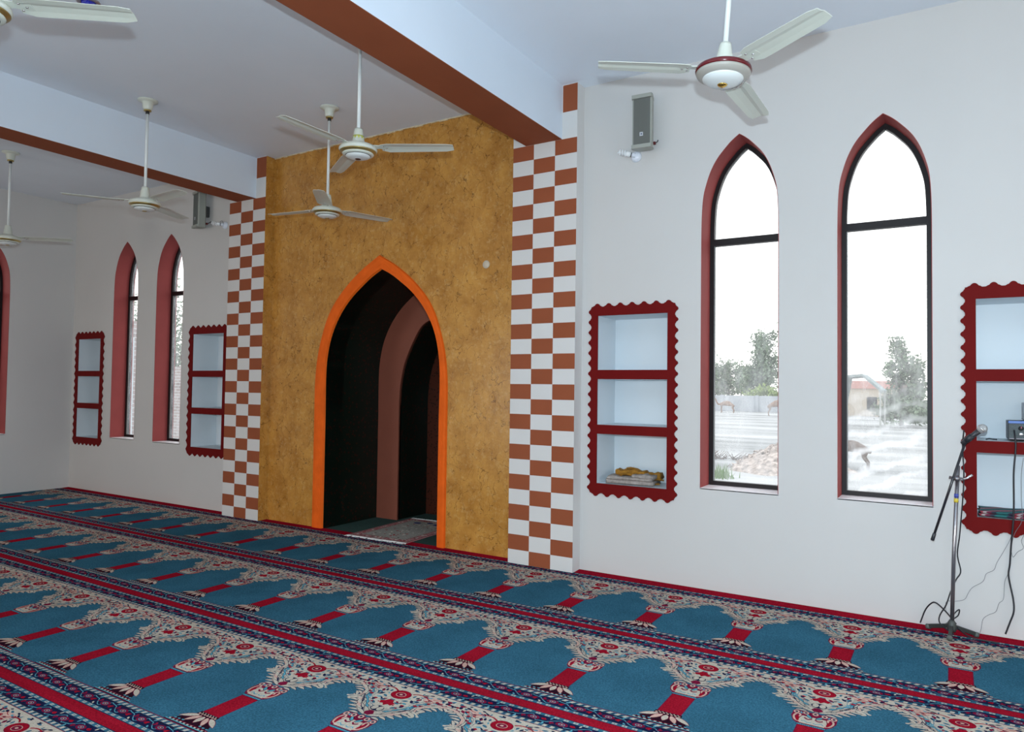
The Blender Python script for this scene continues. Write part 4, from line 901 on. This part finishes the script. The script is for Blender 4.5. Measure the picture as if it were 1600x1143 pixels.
cable('mixer_cable', [(1584.5, 672, 5.385), (1586, 682, 5.35), (1587, 700, 5.345), (1584, 740, 5.34), (1584, 800, 5.34), (1580, 850, 5.345), (1578, 880, 5.35), (1576, 900, 5.35), (1583, 935, 5.34), (1584, 955, 5.33), (1578, 972, 5.33), (1571, 990, 5.33)], .0050, cab, 'thick black cable hanging from the mixer down to the carpet')
cable('thin_wire', [(1583, 830, 5.345), (1577, 845, 5.35), (1570, 858, 5.35), (1558, 878, 5.35), (1553, 890, 5.35), (1541, 896, 5.35), (1536, 908, 5.35), (1520, 917, 5.35), (1513, 926, 5.35), (1507, 936, 5.35), (1492, 939, 5.34), (1479, 939, 5.33), (1478, 952, 5.32), (1481, 960, 5.30)], .0013, wir, 'thin grey wire sagging across the wall towards the stand', 4, 'wire')
cable('thin_wire', [(1599, 715, 5.345), (1596, 740, 5.345), (1596, 780, 5.345), (1597, 812, 5.345), (1586, 832, 5.35), (1581, 850, 5.352), (1576, 892, 5.352), (1570, 908, 5.352), (1568, 935, 5.352), (1561, 942, 5.352), (1556, 955, 5.352), (1545, 960, 5.352), (1536, 967, 5.352), (1533, 982, 5.35), (1530, 992, 5.34)], .0013, wir, 'thin grey wire zigzagging down beside the thick cable', 4, 'wire')
cable('thin_wire', [(1600, 835, 5.350), (1596, 845, 5.35), (1599, 856, 5.35), (1590, 862, 5.35), (1583, 870, 5.35), (1580, 860, 5.348)], .0013, wir, 'short kinked grey wire under the right niche', 4, 'wire')

# ------------------------------------------------------------------ outside
gm = bpy.data.materials.new('pale_dry_earth'); gm.use_nodes = True; n = gm.node_tree.nodes; L = gm.node_tree.links; bs = n['Principled BSDF']; bs.inputs['Roughness'].default_value = 0.95
tcn = n.new('ShaderNodeTexCoord'); mp = n.new('ShaderNodeMapping'); mp.inputs['Scale'].default_value = (0.25, 1.0, 1); L.new(tcn.outputs['Object'], mp.inputs[0])
t1 = n.new('ShaderNodeTexNoise'); t1.inputs['Scale'].default_value = 0.45; t1.inputs['Detail'].default_value = 9; t1.inputs['Roughness'].default_value = 0.7; L.new(mp.outputs[0], t1.inputs[0])
rr_ = n.new('ShaderNodeValToRGB'); rr_.color_ramp.elements[0].position = 0.36; rr_.color_ramp.elements[0].color = (0.20, 0.20, 0.195, 1); rr_.color_ramp.elements[1].position = 0.62; rr_.color_ramp.elements[1].color = (0.46, 0.45, 0.44, 1)
L.new(t1.outputs['Fac'], rr_.inputs[0]); L.new(rr_.outputs[0], bs.inputs['Base Color'])
GZ = -0.30
b = MB(); b.add([(-160, WO + .05, GZ), (160, WO + .05, GZ), (160, 240, GZ), (-160, 240, GZ)], [(0, 1, 2, 3)]); tag(b.build('ground', gm), 'pale dusty open ground seen through the right windows', 'ground', kind='structure')
b = MB(); b.add([(-60, YB - .4, GZ), (60, YB - .4, GZ), (60, -60, GZ), (-60, -60, GZ)], [(3, 2, 1, 0)]); tag(b.build('yard_ground', gm), 'pale paved yard behind the hall', 'ground', kind='structure')
b = MB(); b.add([(XL - .4, YB, GZ), (XL - .4, WO, GZ), (-60, WO, GZ), (-60, YB, GZ)], [(0, 1, 2, 3)]); tag(b.build('side_ground', gm), 'pale ground beside the left end wall', 'ground', kind='structure')
def pp(x, y, Y): return px(x, y, Y)
# far compound wall
Yw = 66.0; a0 = pp(1100, 620, Yw).x; a1 = pp(1300, 620, Yw).x
b = MB(); b.box((-46, Yw, GZ), (-8.0, Yw + .3, 1.12)); 
for i in range(13): b.box((-46 + i * 3.1, Yw - .06, GZ), (-45.7 + i * 3.1, Yw, 1.17))
tag(b.build('compound_wall', mat('pale_cement', (0.40, 0.42, 0.45), 0.9, var=0.1, vscale=1)), 'long low pale compound wall across the open ground', 'wall', kind='structure')
# trees
leafm = [mat('grey_green_leaves', (0.14, 0.19, 0.12), 0.8, var=0.35, vscale=0.6), mat('yellow_green_leaves', (0.26, 0.33, 0.11), 0.8, var=0.3, vscale=0.8)]
bark = mat('grey_bark', (0.12, 0.09, 0.07), 0.9)
def tree(loc, blobs, n, size, seed, label, lm=0, trunk=0.12, th=1.0):
    t = empty('tree', loc); tag(t, label, 'tree', 'trees outside the windows'); rnd = random.Random(seed)
    b = MB(); hmax = max(z for x, y, z, r, rz in blobs)
    b.tube([(0, 0, 0), (.1, 0, hmax * .3), (-.05, .1, hmax * .6), (.05, 0, hmax)], [trunk, trunk * .8, trunk * .5, trunk * .2], 8)
    for x, y, z, r, rz in blobs: b.tube([(0, 0, max(z * .45, .2)), (x * .5, y * .5, z * .75), (x, y, z)], [trunk * .5, trunk * .3, trunk * .1], 6)
    b.build('trunk', bark, t)
    f = MB(); tot = sum(r * r * rz for _, _, _, r, rz in blobs)
    for x, y, z, r, rz in blobs:
        cl = [(rnd.gauss(0, .5), rnd.gauss(0, .5), rnd.gauss(0, .5)) for _ in range(14)]
        for _ in range(int(n * r * r * rz / tot)):
            c = rnd.choice(cl); q = Vector((x + (c[0] + rnd.gauss(0, .22)) * r, y + (c[1] + rnd.gauss(0, .22)) * r, z + (c[2] + rnd.gauss(0, .25)) * rz))
            if q.z < .15: continue
            d = Vector((rnd.gauss(0, 1), rnd.gauss(0, 1), rnd.gauss(-.4, 1))).normalized(); s = d.cross(Vector((rnd.gauss(0, 1), rnd.gauss(0, 1), .3))).normalized(); k = size * rnd.uniform(.6, 1.3)
            f.add([q - s * k * .35, q + d * k, q + s * k * .35, q - d * k * .5], [(0, 1, 2, 3)])
    f.build('foliage', leafm[lm], t, fix=False)
def at(x, Y): p = px(x, 600, Y); return (p.x, Y, GZ)
tree(at(1186, 74), [(0, 0, 3.2, 1.7, 2.2), (.3, 0, 5.6, 1.3, 1.6), (.9, 0, 4.0, 1.3, 2.0), (-.8, 0, 2.4, 1.4, 1.5)], 5200, .24, 1, 'tall pale green tree behind the compound wall, left-hand large window')
tree(at(1138, 86), [(0, 0, 2.9, 2.1, 1.8), (-1.3, 0, 3.2, 1.7, 1.7), (1.4, 0, 3.2, 1.6, 1.8), (.2, 0, 4.6, 1.6, 1.0)], 5200, .24, 2, 'broad grey-green tree at the left part of the left-hand large window')
tree(at(1200, 68.5), [(0, 0, 1.6, 1.1, .8), (-1.2, 0, 1.5, 1.0, .7), (1.1, 0, 1.4, .9, .6)], 1800, .20, 3, 'low yellow-green bush in front of the tall tree', 1, .06)
tree(at(1408, 46), [(0, 0, 1.4, .95, 1.2), (.2, 0, 3.2, .75, 1.1), (-.1, 0, 4.6, .40, .7), (.75, 0, 1.6, .7, 1.2), (.65, 0, 3.0, .4, .7), (-.55, 0, 3.3, .35, .5)], 4600, .17, 4, 'slender leafy tree seen in the smeared window')
tree(at(1390, 43), [(0, 0, .8, .8, .6), (1.2, 0, .9, .8, .6)], 1300, .14, 7, 'low green shrub beneath the slender tree', 0, .05)
tree(at(270, 15.5), [(0, 0, 3.2, 1.5, 1.6), (1.0, 0, 3.9, 1.0, 1.2), (-1.4, 0, 3.4, 1.2, 1.2), (.8, 0, 2.2, .9, 1.0)], 3600, .10, 5, 'grey-green tree behind the far left bay windows')
tree(at(205, 19.5), [(0, 0, 3.3, 1.2, 1.6), (-1.2, 0, 3.4, 1.2, 1.4), (-2.5, 0, 3.2, 1.0, 1.2)], 2600, .10, 6, 'second grey-green tree behind the leftmost arch window')
# brick garden wall and pale post behind the far left bay
def brickmat():
    m = bpy.data.materials.new('grey_pink_brickwork'); m.use_nodes = True; n = m.node_tree.nodes; L = m.node_tree.links; b = n['Principled BSDF']; tc = n.new('ShaderNodeTexCoord'); mp = n.new('ShaderNodeMapping'); mp.inputs['Rotation'].default_value = (math.radians(90), 0, 0)
    br = n.new('ShaderNodeTexBrick'); br.inputs['Scale'].default_value = 1.0; br.inputs['Brick Width'].default_value = .24; br.inputs['Row Height'].default_value = .085; br.inputs['Mortar Size'].default_value = .010
    br.inputs['Color1'].default_value = (.34, .27, .25, 1); br.inputs['Color2'].default_value = (.24, .19, .18, 1); br.inputs['Mortar'].default_value = (.46, .45, .44, 1)
    L.new(tc.outputs['Object'], mp.inputs[0]); L.new(mp.outputs[0], br.inputs[0]); L.new(br.outputs[0], b.inputs['Base Color']); b.inputs['Roughness'].default_value = .95; return m
tag(MB().box((-34, 12.6, GZ), (-12.0, 12.85, 2.0)).build('garden_wall', brickmat()), 'grey-pink brick garden wall behind the far left windows', 'wall', kind='structure')
tag(MB().box((-13.7, -6, GZ), (-13.45, 8, 2.7)).build('added_blocking_wall', bpy.data.materials['grey_pink_brickwork']), 'unseen brick wall added beyond the left end of the hall to block low light', 'wall', kind='structure')  # unseen wall, added to block bright ground from the left windows' reflection
p = px(197, 600, 8.6); o = MB().box((-.055, -.045, 0), (.055, .045, 2.9)).build('wooden_post', mat('pale_timber', (0.62, 0.42, 0.26), 0.8, var=.1, vscale=8), bevel=.004); o.location = (p.x, 8.6, GZ); tag(o, 'pale timber post standing outside the leftmost arch window', 'post')
# rubble heap
def heap(x, Y, rx, ry, h, seed):
    b = MB(); rnd = random.Random(seed); N = 36; M = 14; vs = []; fs = []
    hh = lambda u, v: 0
    for j in range(M + 1):
        for i in range(N):
            a = 2 * math.pi * i / N; r = j / M; k = 1 + .18 * math.sin(3 * a + 1) + .1 * math.sin(7 * a); z = h * (1 - r ** 1.25) * (1 + .12 * rnd.uniform(-1, 1)) if j < M else 0
            vs.append((rx * r * k * math.cos(a), ry * r * k * math.sin(a), max(z, 0)))
    for j in range(M):
        for i in range(N): fs.append((j * N + i, j * N + (i + 1) % N, (j + 1) * N + (i + 1) % N, (j + 1) * N + i))
    b.add(vs, fs)
    for _ in range(520):
        a = rnd.uniform(0, 6.28); r = rnd.random() ** .6 * 1.02; q = Vector((rx * r * math.cos(a), ry * r * math.sin(a), h * max(1 - r ** 1.25, 0))); s = rnd.uniform(.02, .065)
        P = [q + Vector((rnd.uniform(-1, 1), rnd.uniform(-1, 1), rnd.uniform(-.6, 1))) * s for _ in range(5)]
        b.add(P, [(0, 1, 2), (0, 1, 3), (1, 2, 3), (0, 2, 4), (0, 3, 4), (2, 3, 4)])
    o = b.build('rubble_heap', mat('pinkish_rubble', (0.40, 0.33, 0.29), 0.95, var=.5, vscale=9), fix=False); o.location = (x, Y, GZ)
    return o
hp = px(1215, 700, 17.5); tag(heap(hp.x + .15, 17.5, 1.25, 1.3, .62, 4), 'heap of broken brick rubble outside the left-hand large window', 'rubble', kind='stuff')
for i, (x, y, Y, s, lb) in enumerate([(1131, 701, 19, .5, 'dry twig pile on the ground left of the rubble heap')]):
    b = MB(); rnd = random.Random(4)
    for _ in range(60):
        q = Vector((rnd.uniform(-.45, .45), rnd.uniform(-.2, .2), .02)); d = Vector((rnd.uniform(-.3, .3), rnd.uniform(-.2, .2), rnd.uniform(.02, .22))); b.tube([q, q + d], [.012, .005], 4)
    o = b.build('twig_pile', mat('dry_twigs', (0.15, 0.11, 0.09), 0.9), fix=False); o.location = (px(x, y, Y).x, Y, GZ); tag(o, lb, 'twigs', kind='stuff')
b = MB(); rnd = random.Random(2)
for _ in range(260):
    q = Vector((rnd.gauss(0, .16), rnd.gauss(0, .2), 0)); d = Vector((rnd.gauss(0, .06), rnd.gauss(0, .06), rnd.uniform(.08, .32))); s = Vector((.010, 0, 0)); b.add([q - s, q + s, q + d], [(0, 1, 2)])
o = b.build('weed_clump', mat('weed_green', (0.16, 0.26, 0.09), 0.8), fix=False); o.location = (px(1117, 712, 15.0).x, 15.0, GZ); tag(o, 'green weed clump at the left edge of the left-hand large window', 'weeds', kind='stuff')
# low building and grey tarpaulin shed beyond the smeared window
t = empty('low_building', (px(1368, 600, 62).x, 62, GZ)); tag(t, 'low beige building with a red parapet beyond the smeared window', 'building')
MB().box((-2.4, 0, 0), (2.2, 4, 2.15)).build('walls', mat('beige_render', (0.42, 0.36, 0.29), 0.9), t); MB().box((-2.45, -.1, 2.15), (2.25, 4.1, 2.75)).build('parapet', mat('red_parapet', (0.48, 0.26, 0.23), 0.9), t); MB().box((-.6, -.04, .5), (.1, 0, 1.5)).build('window', blackp, t)
t = empty('open_shed', (px(1338, 600, 40).x, 40, GZ)); tag(t, 'grey-roofed open shed at the left of the smeared window', 'shed')
MB().add([(-1.6, -1, 2.55), (.35, -1, 2.75), (1.25, -1, 1.95), (1.25, 2, 1.95), (.35, 2, 2.75), (-1.6, 2, 2.55), (-1.6, -1, 2.45), (.35, -1, 2.62), (1.2, -1, 1.85), (1.2, 2, 1.85), (.35, 2, 2.62), (-1.6, 2, 2.45)], [(0, 1, 4, 5), (1, 2, 3, 4), (6, 11, 10, 7), (7, 10, 9, 8), (0, 6, 7, 1), (1, 7, 8, 2), (2, 8, 9, 3), (3, 9, 10, 4), (4, 10, 11, 5), (5, 11, 6, 0)]).build('roof', mat('grey_tarpaulin', (0.24, 0.28, 0.28), 0.9), t)
for x, y, h in ((-1.5, -.9, 2.5), (1.15, -.9, 1.9), (1.15, 1.9, 1.9)): MB().box((x - .04, y - .04, 0), (x + .04, y + .04, h)).build('post', mat('pale_grey_post', (.34, .35, .33), .8), t)
MB().add([(-1.55, .4, 2.5), (-.2, .4, 2.66), (-.45, .45, 1.3), (-.8, .5, .5), (-1.5, .5, .9), (-1.55, .43, 2.5), (-.2, .43, 2.66), (-.45, .48, 1.3), (-.8, .53, .5), (-1.5, .53, .9)], [(0, 1, 2, 3, 4), (9, 8, 7, 6, 5), (0, 5, 6, 1), (1, 6, 7, 2), (2, 7, 8, 3), (3, 8, 9, 4), (4, 9, 5, 0)]).build('hanging_sheet', mat('grey_tarpaulin', (0.24, 0.28, 0.28), 0.9), t)

# animals: skinned skeletons
def skinned(name, verts, edges, rad, material, parent=None, sub=1):
    me = bpy.data.meshes.new(name + '_skeleton'); me.from_pydata(verts, edges, []); o = bpy.data.objects.new(name, me); COL.objects.link(o)
    sk = o.modifiers.new('skin', 'SKIN'); o.modifiers.new('sub', 'SUBSURF').levels = sub
    for i, r in enumerate(rad): me.skin_vertices[0].data[i].radius = (r, r)
    me.skin_vertices[0].data[0].use_root = True
    dg = bpy.context.evaluated_depsgraph_get(); dg.update(); m2 = bpy.data.meshes.new_from_object(o.evaluated_get(dg)); bpy.data.objects.remove(o)
    m2.materials.clear(); m2.materials.append(material)
    for p in m2.polygons: p.use_smooth = True
    o = bpy.data.objects.new(name, m2); COL.objects.link(o); o.parent = parent; return o
def quadruped(kind, loc, rz, s, material, label):
    t = empty(kind, loc, rz); tag(t, label, kind, None)
    if kind == 'camel':
        V = [(0, 0, 1.25), (.35, 0, 1.30), (.75, 0, 1.25), (-.45, 0, 1.22), (-.85, 0, 1.15), (0, 0, 1.62),
             (1.0, 0, 1.10), (1.25, 0, 1.15), (1.45, 0, 1.45), (1.55, 0, 1.80), (1.72, 0, 1.92), (1.98, 0, 1.86)]
        Rr = [.34, .34, .24, .32, .24, .12, .15, .12, .10, .09, .10, .06]
        Ed = [(0, 1), (1, 2), (0, 3), (3, 4), (0, 5), (2, 6), (6, 7), (7, 8), (8, 9), (9, 10), (10, 11)]
        hip, sh, Lh = 4, 2, 1.1
    else:
        V = [(0, 0, .58), (.20, 0, .60), (.42, 0, .60), (-.22, 0, .58), (-.42, 0, .56), (0, 0, .60),
             (.50, 0, .68), (.58, 0, .78), (.64, 0, .86), (.70, 0, .90), (.78, 0, .87), (.88, 0, .80)]
        Rr = [.16, .155, .12, .15, .12, .14, .08, .065, .06, .06, .055, .03]
        Ed = [(0, 1), (1, 2), (0, 3), (3, 4), (0, 5), (2, 6), (6, 7), (7, 8), (8, 9), (9, 10), (10, 11)]
        hip, sh, Lh = 4, 2, .52
    for sy in (-1, 1):
        for j, fw in ((sh, 1), (hip, -1)):
            x, _, z = V[j]; w = Rr[j] * .62 * sy; k = len(V)
            if fw > 0: P = [(x, w, z * .80), (x + .02, w, z * .45), (x, w, z * .10), (x + .04, w, .02)]
            else: P = [(x + .02, w, z * .80), (x + .10 * z, w, z * .58), (x - .08 * z, w, z * .34), (x - .04, w, z * .08), (x, w, .02)]
            g = Rr[j]; V += P; Rr += ([g * .42, g * .24, g * .17, g * .22] if fw > 0 else [g * .55, g * .36, g * .22, g * .17, g * .22])
            Ed.append((j, k)); Ed += [(k + q, k + q + 1) for q in range(len(P) - 1)]
    k = len(V); V.append((V[4][0] - .22 * s * Lh, 0, V[4][2] * .75)); Rr.append(.03); Ed.append((4, k))
    skinned('body', [(a * s, b_ * s, c * s) for a, b_, c in V], Ed, [r * s for r in Rr], material, t)
    hdv = V[10]; e = MB()
    for sy in (-1, 1): e.tube([((hdv[0] - .02) * s, sy * .05 * s, (hdv[2] + .04) * s), ((hdv[0] - .07) * s, sy * .11 * s, (hdv[2] + .12) * s)], [.03 * s, .008 * s], 6)
    e.build('ears', material, t, fix=False)
    return t
tan = mat('tan_hide', (0.24, 0.16, 0.12), 0.9, var=.15, vscale=4); brn = mat('brown_hide', (0.16, 0.12, 0.10), 0.9)
quadruped('camel', (px(1136, 630, 60).x, 60, GZ), math.radians(175), .62, tan, 'tan camel standing before the compound wall, left side of the window')
quadruped('camel', (px(1216, 630, 55).x, 55, GZ), math.radians(10), .74, tan, 'tan camel partly hidden by the right edge of the left-hand large window')
quadruped('goat', (px(1325, 690, 18.6).x, 18.6, GZ), math.radians(172), 0.95, brn, 'brown long-legged goat outside the smeared window')
